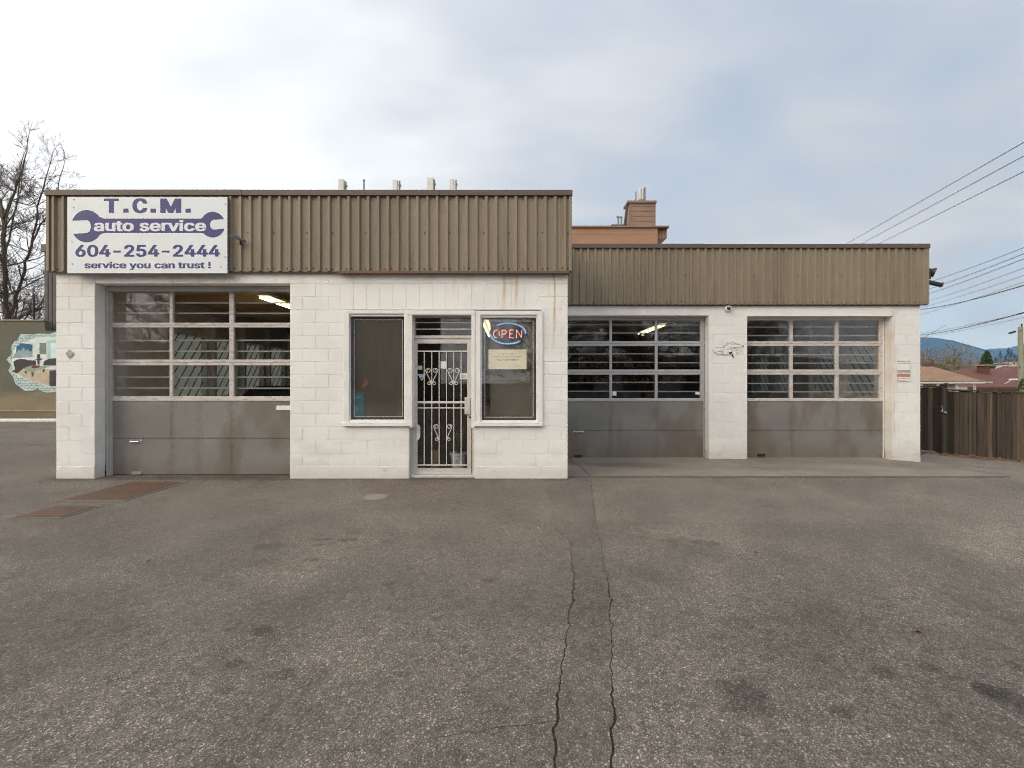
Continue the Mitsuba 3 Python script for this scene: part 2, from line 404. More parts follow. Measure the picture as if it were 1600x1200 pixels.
def ground_z(x, y):
    x, y = np.asarray(x, float), np.asarray(y, float)
    z = -0.10 * sst(7.45, 9.9, y) * sst(0.6, 1.2, x)
    z = z - 0.088 * np.clip(x - 7.9, 0, 6.5) * sst(7.6, 9.6, y) * sst(-2, 4, y)
    z = z - 1.1 * sst(14.5, 30, y) * sst(6, 13, x) - 9 * sst(45, 220, np.hypot(x, y)) * sst(-5, 40, y + 0 * x)
    r = np.hypot(x, y)
    bump = meshkit.fbm(np.stack([x / 260, y / 260, x * 0], -1), 4, seed=3) - 0.5
    z = z + 14 * bump * sst(120, 600, r)
    # the built-up rise far off in the right
    z = z + 34 * np.exp(-((x - 640) / 260) ** 2 - ((y - 620) / 150) ** 2)
    return z


t = np.concatenate([-np.geomspace(9000, 22, 34), np.arange(-21, 21.01, 0.35), np.geomspace(22, 9000, 34)])
gx, gy = np.meshgrid(t, t, indexing='ij')
v = np.stack([gx, gy, ground_z(gx, gy)], -1).reshape(-1, 3)
n = len(t)
i, j = np.meshgrid(np.arange(n - 1), np.arange(n - 1), indexing='ij')
q = np.stack([i * n + j, (i + 1) * n + j, (i + 1) * n + j + 1, i * n + j + 1], -1).reshape(-1, 4)
obj(None, 'ground', (v, q), 'asphalt', True)
tag('ground', 'worn grey asphalt forecourt with cracks and oil spots', kind='structure')


def draped(x0, x1, y0, y1, lift, nx, ny, th=0.03):
    xs, ys = np.linspace(x0, x1, nx), np.linspace(y0, y1, ny)
    a, b = np.meshgrid(xs, ys, indexing='ij')
    top = np.stack([a, b, ground_z(a, b) + lift], -1).reshape(-1, 3)
    m = len(top)
    i, j = np.meshgrid(np.arange(nx - 1), np.arange(ny - 1), indexing='ij')
    q = np.stack([i * ny + j, (i + 1) * ny + j, (i + 1) * ny + j + 1, i * ny + j + 1], -1).reshape(-1, 4)
    edge = [k * ny for k in range(nx)] + [(nx - 1) * ny + k for k in range(1, ny)] + [k * ny + ny - 1 for k in range(nx - 2, -1, -1)] + [k for k in range(ny - 2, 0, -1)]
    e = np.array(edge)
    s = np.stack([e + m, np.roll(e, -1) + m, np.roll(e, -1), e], 1)
    return np.vstack([top, top - [0, 0, th]]), np.vstack([q, s])


for a, b in ((1.262, 4.43), (4.455, 7.86)):
    for c, d_ in ((7.54, 10.20),):
        k = obj(None if a < 2 else 'concrete_apron', 'concrete_apron' if a < 2 else 'slab', draped(a, b, c, d_, 0.010, 14, 14), 'concrete_worn')
obj('concrete_apron', 'slab', draped(0.885, 1.245, 7.56, 10.20, 0.006, 5, 14), 'concrete_worn')
jn = draped(0.89, 7.9, 7.516, 7.534, 0.0075, 40, 2)
obj('concrete_apron', 'edge_joint', jn, 'dark_metal')
tag('concrete_apron', 'worn concrete slab before the two right bay doors', kind='structure')

# steel hatch plates by the left bay
pl = thing('hatch_plate', 'large rusty double steel hatch plate nearest the left bay door', 'hatch cover')
obj(pl, 'plate', bx(-5.72, -4.95, 6.02, 6.54, -0.02, 0.014, .004), 'rusty_plate')
obj(pl, 'plate', bx(-5.72, -4.95, 6.555, 7.12, -0.02, 0.014, .004), 'rusty_plate')
obj(pl, 'rim', cat([bx(-5.77, -5.727, 5.97, 7.17, -0.02, 0.009), bx(-4.943, -4.90, 5.97, 7.17, -0.02, 0.009), bx(-5.727, -4.943, 5.97, 6.013, -0.02, 0.009), bx(-5.727, -4.943, 7.127, 7.17, -0.02, 0.009)]), 'concrete_worn')
pl = thing('hatch_plate', 'small rusty steel hatch plate at the left edge of the forecourt', 'hatch cover')
obj(pl, 'plate', bx(-5.50, -4.99, 5.25, 5.72, -0.02, 0.014, .004), 'rusty_plate')
obj(pl, 'rim', cat([bx(-5.54, -5.506, 5.21, 5.76, -0.02, 0.008), bx(-4.984, -4.95, 5.21, 5.76, -0.02, 0.008), bx(-5.506, -4.984, 5.21, 5.244, -0.02, 0.008), bx(-5.506, -4.984, 5.726, 5.76, -0.02, 0.008)]), 'concrete_worn')
mh = thing('manhole_cover', 'round pale iron cover set in the asphalt before the office', 'manhole cover')
obj(mh, 'lid', lathe([(0, 0.010), (.145, 0.010), (.15, 0.006), (.15, -0.01)], 32, (-1.78, 6.19, 0)), 'manhole_iron')
obj(mh, 'ring', lathe([(.156, -0.01), (.156, 0.008), (.175, 0.006), (.182, -0.01)], 32, (-1.78, 6.19, 0)), 'concrete_worn')

# loose leaves and pebbles on the lot
plain('dead_leaf', (0.22, 0.12, 0.06), 0.8, 0.3, 40)
rng = np.random.default_rng(11)
for px_, py_, s, what in ((465 / 2, 700 + 357 / 2, .018, 'dead_leaf'), (1523 / 2, 700 + 416 / 2, .02, 'dead_leaf'), (1181, 863, .026, 'dead_leaf'), (1434, 988, .028, 'dead_leaf'), (842, 827, .016, 'paper_white'), (62, 754, .04, 'dead_leaf')):
    x0, y0 = gpt(px_, py_)
    a = np.linspace(0, 2 * np.pi, 9)[:-1]
    rr = s * (0.6 + 0.5 * rng.random(8))
    v = np.stack([x0 + np.cos(a) * rr, y0 + np.sin(a) * rr * 0.6, ground_z(x0, y0) + 0.006 + 0.02 * rng.random(8)], -1)
    v = np.vstack([v, [x0, y0, 0.006]])
    f = np.array([[k, (k + 1) % 8, 8] for k in range(8)])
    k = obj(None, 'fallen_leaf' if what == 'dead_leaf' else 'paper_scrap', (v, f), what)
    if what == 'dead_leaf': tag(k, 'small dry brown leaf lying on the bare asphalt', 'leaf', 'dry leaves on the asphalt')
    else: tag(k, 'tiny white scrap of paper on the asphalt', 'litter')

# ------------------------------------------------------------------ the auto shop: block walls
YA, YB = 7.42, 9.93                  # fronts of the main block and of the set-back wing
B = 'garage_building'
tag(B, 'low white block garage with brown ribbed metal fascia and three bay doors', 'garage')


def block_wall(part, x0, x1, ybase, thick, courses, openings, zero, lengths=0.4064, soldier=None, phase=0.0):
    """courses: list of z levels. openings: (x0, x1, z0, z1). Blocks proud of a recessed core."""
    wall = sbox(x0, courses[0], x1, courses[-1])
    holes = unary_union([sbox(a, c - (0.5 if c <= courses[0] + .01 else 0), b, d) for a, b, c, d in openings]) if openings else Polygon()
    core = wall.difference(holes).buffer(-0.007, join_style=2)
    m = slab(core, ybase + 0.007, thick - 0.014)
    obj(B, part, m, 'white_block_paint')
    P = f'{B}__{part}'
    g = 0.0017
    for k, (za, zb) in enumerate(zip(courses[:-1], courses[1:])):
        zc = (za + zb) / 2
        spans = [(x0, x1)]
        for a, b, c, d in openings:
            if c < zc < d:
                spans = [s for u, w in spans for s in ((u, min(w, a)), (max(u, b), w)) if s[1] - s[0] > 0.03]
        if k == 0:
            for u, w in spans:
                nseg = max(2, int((w - u) / 0.12))
                mm = bx(u, w, ybase - 0.006, ybase + thick - .01, za - 0.05, zb, .008)
                obj(P, 'plinth', mm, 'plinth_paint')
            continue
        for u, w in spans:
            s0 = x0 + phase + (0.2032 if k % 2 else 0.0)
            L = lengths
            if soldier and soldier[0] - .01 < za and zb < soldier[1] + .01 and soldier[2] <= u + .3 and w <= soldier[3] + 3:
                pass
            cuts = np.arange(s0 - 2 * L, x1 + L, L)
            if soldier and soldier[0] - .01 < za < soldier[1] - .01:
                cuts = np.array([c for c in cuts if not soldier[2] < c < soldier[3]] + [soldier[2], soldier[3]])
            cuts = np.sort(np.concatenate([[u, w], cuts[(cuts > u + .05) & (cuts < w - .05)]]))
            for a, b in zip(cuts[:-1], cuts[1:]):
                if soldier and soldier[0] - .01 < za < soldier[1] - .01 and a >= soldier[2] - .01 and b <= soldier[3] + .01: continue
                dy = rng.uniform(-.0015, .0015)
                obj(P, 'block', bx(a + (g if a > u else 0), b - (g if b < w else 0), ybase + dy, ybase + thick, za + g, zb - g, .0035), 'white_block_paint')
    if soldier:
        za, zb, u, w = soldier
        nn = max(1, round((w - u) / 0.2032))
        e = np.linspace(u, w, nn + 1)
        for a, b in zip(e[:-1], e[1:]):
            dy = rng.uniform(-.0015, .0015)
            obj(P, 'block', bx(a + g, b - g, ybase + dy, ybase + thick, za + g, zb - g, .0035), 'white_block_paint')


zA = [0.0] + [0.19 + 0.2046 * k for k in range(16)]
xA0, xA1 = X(87.5, YA), X(887, YA)
opA = (X(148, YA), X(453, YA), 0.0, zA[15])
xD0, xD1 = -1.615, -0.590
opening_office = [(-2.625, xD0, zA[4] + .01, zA[13]), (xD0, xD1, 0.0, zA[13]), (xD1, 0.465, zA[4] + .01, zA[13])]
block_wall('front_wall', xA0, xA1, YA, 0.20, zA, [opA] + opening_office, 0, soldier=(zA[13], zA[15], X(532, YA), X(840, YA)), phase=-0.0)
zB = [-0.10, 0.071] + [0.071 + 0.2033 * k for k in range(1, 16)]
opB = (1.075, X(1107.5, YB), -0.10, zB[15])
opC = (X(1167.5, YB), X(1394, YB), -0.10, zB[15])
xB0, xB1 = 0.885, X(1438, YB)
block_wall('wing_wall', xB0, xB1, YB, 0.20, zB, [opB, opC], 0, phase=0.1)
# the foot of the right pier follows the falling ground
xf = X(1393, YB)
obj(f'{B}__wing_wall', 'plinth', prism(Polygon([(xf + .002, -0.099), (xB1 + .004, -0.099), (xB1 + .004, -0.30), (xf + .002, -0.2)]), 0.2).apply_translation((0, YB - 0.004, 0)), 'plinth_paint')
# side and rear walls, roofs
YR_A, YR_B = 16.0, 17.0
WIN_L = [(9.75, 10.78), (10.98, 12.0), (12.25, 13.25), (13.45, 14.5)]    # windows in the left side wall, by depth
WIN_R = [(10.95, 11.85), (12.15, 13.05), (14.15, 15.05), (15.25, 16.20)]   # and in the right side wall


def side_wall(x0, x1, y0, y1, z0, z1, wins, wz):
    w = sbox(y0, z0, y1, z1)
    for a, b in wins: w = w.difference(sbox(a, wz[0], b, wz[1]))
    m = prism(w, x1 - x0)                          # in (y, z), pushed along x
    v = m.vertices.copy()
    m.vertices = np.stack([x0 + v[:, 1], v[:, 0], v[:, 2]], 1)
    m.invert()
    return m


obj(B, 'side_wall', side_wall(xA0, xA0 + .2, YA + .203, YR_A, -.1, 3.3, WIN_L, (1.20, 2.56)), 'white_block_paint')
obj(B, 'side_wall', side_wall(xA1 - .2, xA1, YA + .203, YR_A, -.2, 3.3, [], (0, 1)), 'white_block_paint')
obj(B, 'side_wall', side_wall(xB1 - .2, xB1, YB + .203, YR_B, -.9, 3.3, WIN_R, (1.20, 2.42)), 'white_block_paint')
obj(B, 'rear_wall', bx(xA0, xA1, YR_A, YR_A + .2, -.1, 3.3), 'white_block_paint')
obj(B, 'rear_wall', bx(xA1 + .003, xB1, YR_B, YR_B + .2, -1.5, 3.3), 'white_block_paint')
obj(B, 'roof', bx(xA0 + .01, xA1 - .01, YA + .25, YR_A + .19, 3.32, 3.42), 'roof_tar')
obj(B, 'roof', bx(xA1 + .06, xB1 - .01, YB + .25, YR_B + .19, 3.32, 3.42), 'roof_tar')
for wins, xw, z0, z1 in ((WIN_L, xA0 + .06, 1.20, 2.56), (WIN_R, xB1 - .06, 1.20, 2.42)):
    inner = 1 if xw < 0 else -1
    for a, b in wins:
        w = obj(B, 'side_window', bx(xw - .006, xw + .006, a, b, z0, z1), 'frosted_pane')
        h, bars = z1 - z0, []
        for k in range(9):
            y0_ = a - h * .8 + k * (b - a + h * .8) / 8.0
            l = LineString([(y0_, z0), (y0_ + h * .8, z1)]).intersection(sbox(a, z0, b, z1))
            if l.length > .1:
                c = np.array(l.coords)
                xx = xw + .05 * inner
                bars.append(rod((xx, c[0][0], c[0][1]), (xx, c[1][0], c[1][1]), .011, 6))
        obj(w, 'bar', cat(bars), 'dark_metal')
        f_ = [bx(xw - .03, xw + .05, a - .05, a, z0, z1), bx(xw - .03, xw + .05, b, b + .05, z0, z1), bx(xw - .03, xw + .05, a - .05, b + .05, z1, z1 + .05), bx(xw - .03, xw + .05, a - .05, b + .05, z0 - .05, z0)]
        obj(w, 'column', bx(xw + (.12 if inner > 0 else -.28), xw + (.28 if inner > 0 else -.12), b + .07, b + .15, .01, 3.0, .01), 'white_trim')
        obj(w, 'frame', cat([m.apply_translation((.06 * inner, 0, 0)) for m in f_]), 'white_trim')
# inside surfaces
xP1, xP2 = -3.28, -2.95                                # partition between left bay and office
I = obj(B, 'interior', cat([bx(xP1, xP1 + .1, YA + .21, YR_A - .01, 0, 3.2), bx(xA0 + .21, xP1 - .01, YR_A - .06, YR_A - .01, 0, 3.2)]), 'inside_wall')
obj(I, 'ceiling', bx(xA0 + .21, xP1 - .01, YA + .21, YR_A - .07, 3.20, 3.25), 'inside_ceiling')
obj(I, 'floor', bx(xA0 + .21, xA1 - .21, YA + .36, YR_A - .01, -.2, .004), 'inside_floor')
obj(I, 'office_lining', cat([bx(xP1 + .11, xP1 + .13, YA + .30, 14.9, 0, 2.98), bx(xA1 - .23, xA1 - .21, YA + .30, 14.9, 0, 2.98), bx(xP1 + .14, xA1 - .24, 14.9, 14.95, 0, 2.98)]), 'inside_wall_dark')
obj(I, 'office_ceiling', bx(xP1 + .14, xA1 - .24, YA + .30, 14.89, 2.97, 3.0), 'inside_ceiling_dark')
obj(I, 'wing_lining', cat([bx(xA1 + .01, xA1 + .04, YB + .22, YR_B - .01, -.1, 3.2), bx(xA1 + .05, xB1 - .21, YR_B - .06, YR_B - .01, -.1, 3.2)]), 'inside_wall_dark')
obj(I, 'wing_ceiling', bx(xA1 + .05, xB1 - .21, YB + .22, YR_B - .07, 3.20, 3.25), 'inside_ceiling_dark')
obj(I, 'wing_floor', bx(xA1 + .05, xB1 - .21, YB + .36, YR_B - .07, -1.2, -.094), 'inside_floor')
# beams under the ceilings
for y in (9.2, 11.0, 12.8, 14.6):
    obj(I, 'ceiling_beam', bx(xA0 + .21, xP1 - .01, y, y + .09, 3.06, 3.197), 'inside_ceiling')
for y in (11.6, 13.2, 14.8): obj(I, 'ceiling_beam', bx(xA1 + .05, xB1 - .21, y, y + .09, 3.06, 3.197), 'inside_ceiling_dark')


# ------------------------------------------------------------------ ribbed metal fascia
def ribbed(x0, x1, yf, z0, z1, pitch=0.1524, first=0.06):
    """Trapezoid-rib sheet; yf is the front of the flats, the ribs stand 28 mm proud."""
    xs, ys = [x0], [yf]
    k = math.ceil((x0 - first) / pitch)
    while first + k * pitch < x1:
        c = first + k * pitch
        for dx, dy in ((-.033, 0), (-.017, -.036), (.017, -.036), (.033, 0)):
            if x0 + .001 < c + dx < x1 - .001:
                xs.append(c + dx); ys.append(yf + dy)
        # a faint stiffening crease in the middle of the flat
        for dx, dy in ((.070, 0), (.074, -.002), (.078, -.002), (.082, 0)):
            if x0 + .001 < c + dx < x1 - .001:
                xs.append(c + dx); ys.append(yf + dy)
        k += 1
    xs.append(x1); ys.append(yf)
    a = np.array(xs); b = np.array(ys)
    m = len(a)
    fr = np.vstack([np.stack([a, b, a * 0 + z0], 1), np.stack([a, b, a * 0 + z1], 1), np.stack([a, a * 0 + yf + .012, a * 0 + z0], 1), np.stack([a, a * 0 + yf + .012, a * 0 + z1], 1)])
    i = np.arange(m - 1)
    q = [np.stack([i, i + 1, i + 1 + m, i + m], 1), np.stack([i + 2 * m, i + 2 * m + 1, i + 1, i], 1), np.stack([i + m, i + m + 1, i + 1 + 3 * m, i + 3 * m], 1), np.stack([i + 3 * m, i + 3 * m + 1, i + 1 + 2 * m, i + 2 * m], 1)]
    q.append(np.array([[0, m, 3 * m, 2 * m], [2 * m - 1, m - 1, 3 * m - 1, 4 * m - 1]]))
    return fr, np.vstack(q)


def fascia(name, x0, x1, yf, z0, z1, cap, yback, side=True):
    k = obj(B, name, bx(x0 + .02, x1 - .02, yf + .02, yf + .09, z0 + .03, z1 - .03), 'dark_brown_metal')
    w, a, nP = 0.9144, x0, 0
    screws = []
    while a < x1 - .01:
        b = min(a + w, x1)
        lift = 0.002 * (nP % 2)
        obj(k, 'panel', ribbed(a, b - .001, yf - lift, z0, z1 - cap * .5), 'brown_sheet_metal', 20)
        a, nP = b, nP + 1
    first, pitch = 0.06, 0.1524
    kk = math.ceil((x0 - first) / pitch)
    while first + kk * pitch < x1 - .08:
        c = first + kk * pitch
        for zz in ((z0 + .04, z1 - cap - .035) + (((z0 + z1) / 2 - .03,) if kk % 3 else ())):
            if kk % 3 != 1 or zz == z0 + .04:
                xx = c + (.045 if kk % 2 else .105) + rng.uniform(-.006, .006)
                if xx < x1: screws.append(trimesh.creation.cylinder(.010, .012, sections=8).apply_transform(trimesh.transformations.rotation_matrix(math.pi / 2, [1, 0, 0])).apply_translation((xx, yf - .006, zz + rng.uniform(-.012, .012))))
        kk += 1
    s = obj(k, 'screws', cat(screws), 'dark_metal')
    tag(s, kind='stuff')
    # cap flashing in lengths, with a drip edge
    e = np.append(np.arange(x0 - .02, x1 - 1.0, 3.05), x1 + .02)
    for a, b in zip(e[:-1], e[1:]):
        obj(k, 'cap_flashing', bx(a + .001, b - .001, yf - .055, yf + .16, z1 - cap, z1 + rng.uniform(-.004, .004), .006), 'dark_brown_metal')
    obj(k, 'corner_trim', bx(x0 - .012, x0 + .035, yf - .034, yf + .05, z0, z1 - cap - .001, .004), 'brown_sheet_metal')
    obj(k, 'corner_trim', bx(x1 - .035, x1 + .012, yf - .034, yf + .05, z0, z1 - cap - .001, .004), 'brown_sheet_metal')
    obj(k, 'bottom_trim', bx(x0, x1, yf - .012, yf + .05, z0 - .018, z0 - .001, .003), 'dark_brown_metal')
    # the returns along the sides
    for xs_, s_ in ((x0, 1), (x1, -1)):
        if side: obj(k, 'side_cladding', bx(xs_, xs_ + .03 * s_, yf + .051, yback, z0, z1 - .01), 'brown_sheet_metal')
        if side: obj(k, 'side_cap', bx(xs_ - .02 * s_, xs_ + .15 * s_, yf + .162, yback, z1 - cap, z1 - .003), 'dark_brown_metal')
    return k


YF = 7.36
FA = fascia('fascia', X(76, YF), X(892, YF), YF, Z(424, YF), Z(298.5, YF), 0.088, 15.9)
YG = 9.87
FB = fascia('wing_fascia', 0.955, X(1449, YG), YG, Z(475.5, YG), Z(382, YG), 0.088, 16.9)
obj(FB, 'backing', bx(0.875, 0.99, YB - .03, YB - .004, Z(475, YG), Z(384, YG)), 'brown_sheet_metal')
# rusted gutter strip below the fascia
gk = obj(FA, 'gutter_strip', bx(X(529, 7.31), X(890, 7.31), 7.305, 7.415, Z(427, 7.31), Z(423.2, 7.31), .004), 'rusty_flashing')
tag(gk, 'rusty metal gutter strip below the fascia')
# ------------------------------------------------------------------ overhead doors
def overhead_door(label, Yd, left, right, mull, rows, rails, bottoms, bars, zb, frame, handles, bumps):
    """All positions in photo pixels on the plane Yd: mull = (start, end) of inner mullions, rows = (top, bottom) of panes, rails, lower panel edges."""
    k = obj(B, 'overhead_door', bx(X(left[0], Yd), X(left[1], Yd), Yd - .028, Yd + .028, Z(rails[-1][1], Yd), Z(rows[0][0] - 3, Yd), .004), frame)
    tag(k, label)
    stiles = mull + [right]
    for a, b in stiles:
        for t_, u in rows: obj(k, 'stile', bx(X(a, Yd), X(b, Yd), Yd - .026, Yd + .026, Z(u, Yd) - .0005, Z(t_, Yd) + .0005, .004), frame)
    x0, x1 = X(left[1], Yd) + .001, X(right[1], Yd)
    obj(k, 'rail', bx(x0, x1, Yd - .03, Yd + .03, Z(rows[0][0], Yd) + .001, Z(rows[0][0] - 3.2, Yd), .004), frame)
    for t_, u in rails:
        mid = (Z(t_, Yd) + Z(u, Yd)) / 2
        if (t_, u) != rails[-1]:
            obj(k, 'rail', bx(x0, x1, Yd - .032, Yd + .03, mid + .002, Z(t_, Yd), .005), frame)
            obj(k, 'rail', bx(x0, x1, Yd - .030, Yd + .03, Z(u, Yd), mid - .002, .005), frame)
        else:
            obj(k, 'rail', bx(x0, x1, Yd - .032, Yd + .03, Z(u, Yd), Z(t_, Yd), .005), frame)
    cols = [(left[1], mull[0][0])] + [(mull[n_][1], mull[n_ + 1][0]) for n_ in range(len(mull) - 1)] + [(mull[-1][1], right[0])]
    for t_, u in rows:
        for a, b in cols:
            g = sbox(X(a, Yd) - .004, Z(u, Yd) - .004, X(b, Yd) + .004, Z(t_, Yd) + .004)
            xs = np.array(g.exterior.coords)[:4]
            tl = rng.uniform(-.0012, .0012, 4)
            v_ = np.stack([xs[:, 0], Yd - .006 + tl, xs[:, 1]], 1)
            obj(k, 'pane', (v_, np.array([[0, 1, 2], [0, 2, 3]])), 'window_glass')
    for b_ in bars:
        for a, b in cols:
            zc = Z(b_, Yd + .05) + rng.uniform(-.004, .004)
            obj(k, 'security_bar', bx(X(a, Yd) - .01, X(b, Yd) + .01, Yd + .040, Yd + .052, zc - .013, zc + .013, .003), 'bar_grey')
    sp = [left[0]] + [(a + b) / 2 for a, b in mull] + [right[1]]
    for t_, u in zip(bottoms[:-1], bottoms[1:]):
        for a, b in zip(sp[:-1], sp[1:]):
            obj(k, 'lower_panel', bx(X(a, Yd) + .0003, X(b, Yd) - .0003, Yd - .024 + rng.uniform(-.001, .001), Yd + .02, Z(u, Yd) + .003, Z(t_, Yd) - .003, .0025), 'galvanised_door_steel')
    riv = []
    for row in bottoms[1:-1]:
        for xx in np.arange(X(left[0], Yd) + .05, X(right[1], Yd), .137):
            for dz in (-.025, ):
                riv.append(trimesh.creation.icosphere(1, .0065).apply_translation((xx, Yd - .024, Z(row, Yd) + dz + .04)))
    for s_ in sp[1:-1]:
        for zz in np.linspace(Z(bottoms[0], Yd) - .05, Z(bottoms[-1], Yd) + .05, 9):
            riv.append(trimesh.creation.icosphere(1, .0065).apply_translation((X(s_, Yd) + .03, Yd - .024, zz)))
        for t_, u in rows:
            for zz in (Z(t_, Yd) - .04, (Z(t_, Yd) + Z(u, Yd)) / 2, Z(u, Yd) + .04): riv.append(trimesh.creation.icosphere(1, .006).apply_translation((X(s_, Yd), Yd - .026, zz)))
    tag(obj(k, 'rivets', cat(riv), 'dark_metal'), kind='stuff')
    obj(k, 'bottom_seal', bx(X(left[0], Yd), X(right[1], Yd), Yd - .02, Yd + .02, zb, Z(bottoms[-1], Yd) + .002), 'rubber')
    for a, b, y_, kind in handles:
        xa, xb, zc = X(a, Yd), X(b, Yd), Z(y_, Yd)
        if kind == 'bar':
            m = cat([tube([(xa, Yd - .024, zc), (xa + .01, Yd - .062, zc), (xb - .01, Yd - .062, zc), (xb, Yd - .024, zc)], .010, 8), bx(xa - .02, xa + .012, Yd - .032, Yd - .0245, zc - .025, zc + .025, .003), bx(xb - .012, xb + .02, Yd - .032, Yd - .0245, zc - .025, zc + .025, .003)])
            obj(k, 'handle', m, 'chrome_worn')
        else:
            obj(k, 'step_plate', cat([bx(xa, xb, Yd - .07, Yd - .0245, zc - .012, zc - .004, .002), bx(xa, xb, Yd - .034, Yd - .0245, zc - .004, zc + .035, .002)]), kind)
    return k


YDA = 7.73
dA = overhead_door('left bay door with nine panes over rusty steel panels', YDA, (168.5, 177), (455, 466), [(266.5, 271.5), (359.5, 366.5)], [(456.5, 504.7), (512, 562), (571, 619)], [(504.7, 512), (562, 571), (619, 626.5)],
                   [626.5, 684.6, 741], [473.5, 489.5, 532, 548.8, 589.5, 606.5], -.005, 'peeling_door_frame', [(207, 222, 689, 'bar'), (208, 224, 739, 'bar_grey')], None)
obj(dA, 'label_plate', bx(X(433, YDA), X(455, YDA), YDA - .030, YDA - .0255, Z(640.5, YDA), Z(633.5, YDA), .001), 'paper_white')
YDB = 10.17
rowsB, railsB = [(498.8, 533.3), (540.8, 577.4), (585.6, 622)], [(533.3, 540.8), (577.4, 585.6), (622, 627)]
dB = overhead_door('middle bay door in grey frame next to the office block', YDB, (880, 886), (1093.7, 1099.5), [(952, 956), (1023, 1027)], rowsB, railsB,
                   [627, 672.4, 715.5], [507.5, 520.5, 553, 566.5, 597.8, 611.5], -.105, 'grey_door_frame', [(897, 911, 674.3, 'bar'), (897, 909, 713, 'black_plastic')], None)
dC = overhead_door('right bay door in worn whitish frame nearest the fence', YDB, (1160, 1166), (1372.5, 1379.5), [(1233, 1238), (1304, 1309.3)], rowsB, railsB,
                   [627.5, 672.4, 715.5], [511, 524.5, 554.3, 567.5, 599, 612.3], -.105, 'peeling_door_frame', [(1182, 1194, 711, 'black_plastic')], None)
# small cards stuck inside the middle bay door
for a, b, c, d_ in ((956.8, 963, 611.5, 618), (1086.5, 1093, 612.5, 616.5)):
    obj(dB, 'sticker', bx(X(a, YDB), X(b, YDB), YDB - .012, YDB - .0075, Z(d_, YDB), Z(c, YDB)), 'paper_white')
obj(dB, 'sticker', bx(X(1002, YDB), X(1006, YDB), YDB - .012, YDB - .0075, Z(525, YDB), Z(521, YDB)), 'paper_white')


def bay_frame(op, yw, yd, m1, zb):
    a, b, c, d_ = op
    yj = yd - .07
    k = obj(B, 'bay_door_frame', bx(a + .002, b - .002, yw + .203, yj + .06, d_ - .075, d_ - .004, .004), m1)
    obj(k, 'jamb', bx(a + .002, a + .028, yw + .203, yj + .06, zb, d_ - .077, .004), m1)
    obj(k, 'jamb', bx(b - .028, b - .002, yw + .203, yj + .06, zb, d_ - .077, .004), m1)
    obj(k, 'stop', bx(a + .029, a + .045, yj + .015, yj + .05, zb, d_ - .078), m1)


bay_frame(opA, YA, YDA, 'grey_jamb_paint', -.005)
bay_frame(opB, YB, YDB, 'grey_jamb_paint', -.11)
bay_frame(opC, YB, YDB, 'white_trim', -.11)
# concrete lintel over the right bay, a little proud
obj(f'{B}__wing_wall', 'lintel', bx(X(1167, YB), X(1396, YB), YB - .012, YB + .02, zB[15] - .02, zB[15] + .16, .006), 'white_block_paint')

# ------------------------------------------------------------------ office windows and door
def office_window(label, x0, x1, g0, g1, zt, zb, gzt, gzb, sill, film_on):
    """x0..x1 outer trim, g0..g1 glass."""
    k = obj(B, 'office_window', bx(x0, x0 + .085, YA - .035, YA + .10, zb, zt, .006), 'white_trim')
    tag(k, label)
    obj(k, 'frame', bx(x1 - .085, x1, YA - .035, YA + .10, zb, zt, .006), 'white_trim')
    obj(k, 'frame', bx(x0 + .0855, x1 - .0855, YA - .033, YA + .10, gzt + .035, zt - .001, .006), 'white_trim')
    for a, b, c, d_ in ((x0 + .086, g0, gzb, gzt), (g1, x1 - .086, gzb, gzt)):
        if b - a > .004: obj(k, 'stop', bx(a, b, YA - .002, YA + .10, c, d_, .003), 'white_trim')
    obj(k, 'stop', bx(x0 + .086, x1 - .086, YA - .004, YA + .10, gzt, gzt + .034, .003), 'white_trim')
    obj(k, 'sill', bx(sill[0], sill[1], YA - .055, YA + .10, zb - .062, zb - .001, .006), 'white_trim')
    obj(k, 'sill', bx(x0 + .086, x1 - .086, YA - .02, YA + .10, zb, gzb - .001, .005), 'white_trim')
    yg = YA + .055
    v_ = np.array([(g0, yg, gzb), (g1, yg, gzb), (g1, yg, gzt), (g0, yg, gzt)])
    obj(k, 'pane', (v_, np.array([[0, 1, 2, 3]])), 'window_glass')
    r = .045
    lin = sbox(g0 + r, gzb + r, g1 - r, gzt - r)
    obj(k, 'tape_line', slab(lin.difference(lin.buffer(-.006, join_style=2)), yg + .006, .002), 'paper_white')
    if film_on: obj(k, 'window_film', bx(g0 + .01, g1 - .01, yg + .012, yg + .014, gzb + .01, gzt - .01), 'window_film')
    e = .028
    obj(k, 'gasket', slab(sbox(g0, gzb, g1, gzt).difference(sbox(g0 + e, gzb + e, g1 - e, gzt - e)), yg + .003, .003), 'dark_metal')
    return k, yg


zt, zb_ = Z(484.5, YA - .035), Z(660, YA - .035)
w1, yg = office_window('left office window with dark streaked film', X(537, YA - .03), -1.60, X(546.5, YA), X(632, YA), zt, zb_, Z(494.2, YA), Z(656, YA), (X(534, YA - .07), X(643.5, YA - .07)), True)
w2, yg = office_window('right office window behind the lit red sign', -0.575, X(848, YA - .03), X(752.5, YA), X(838, YA), zt - .01, zb_, Z(496, YA), Z(657, YA), (X(740.5, YA - .07), X(848.5, YA - .07)), False)
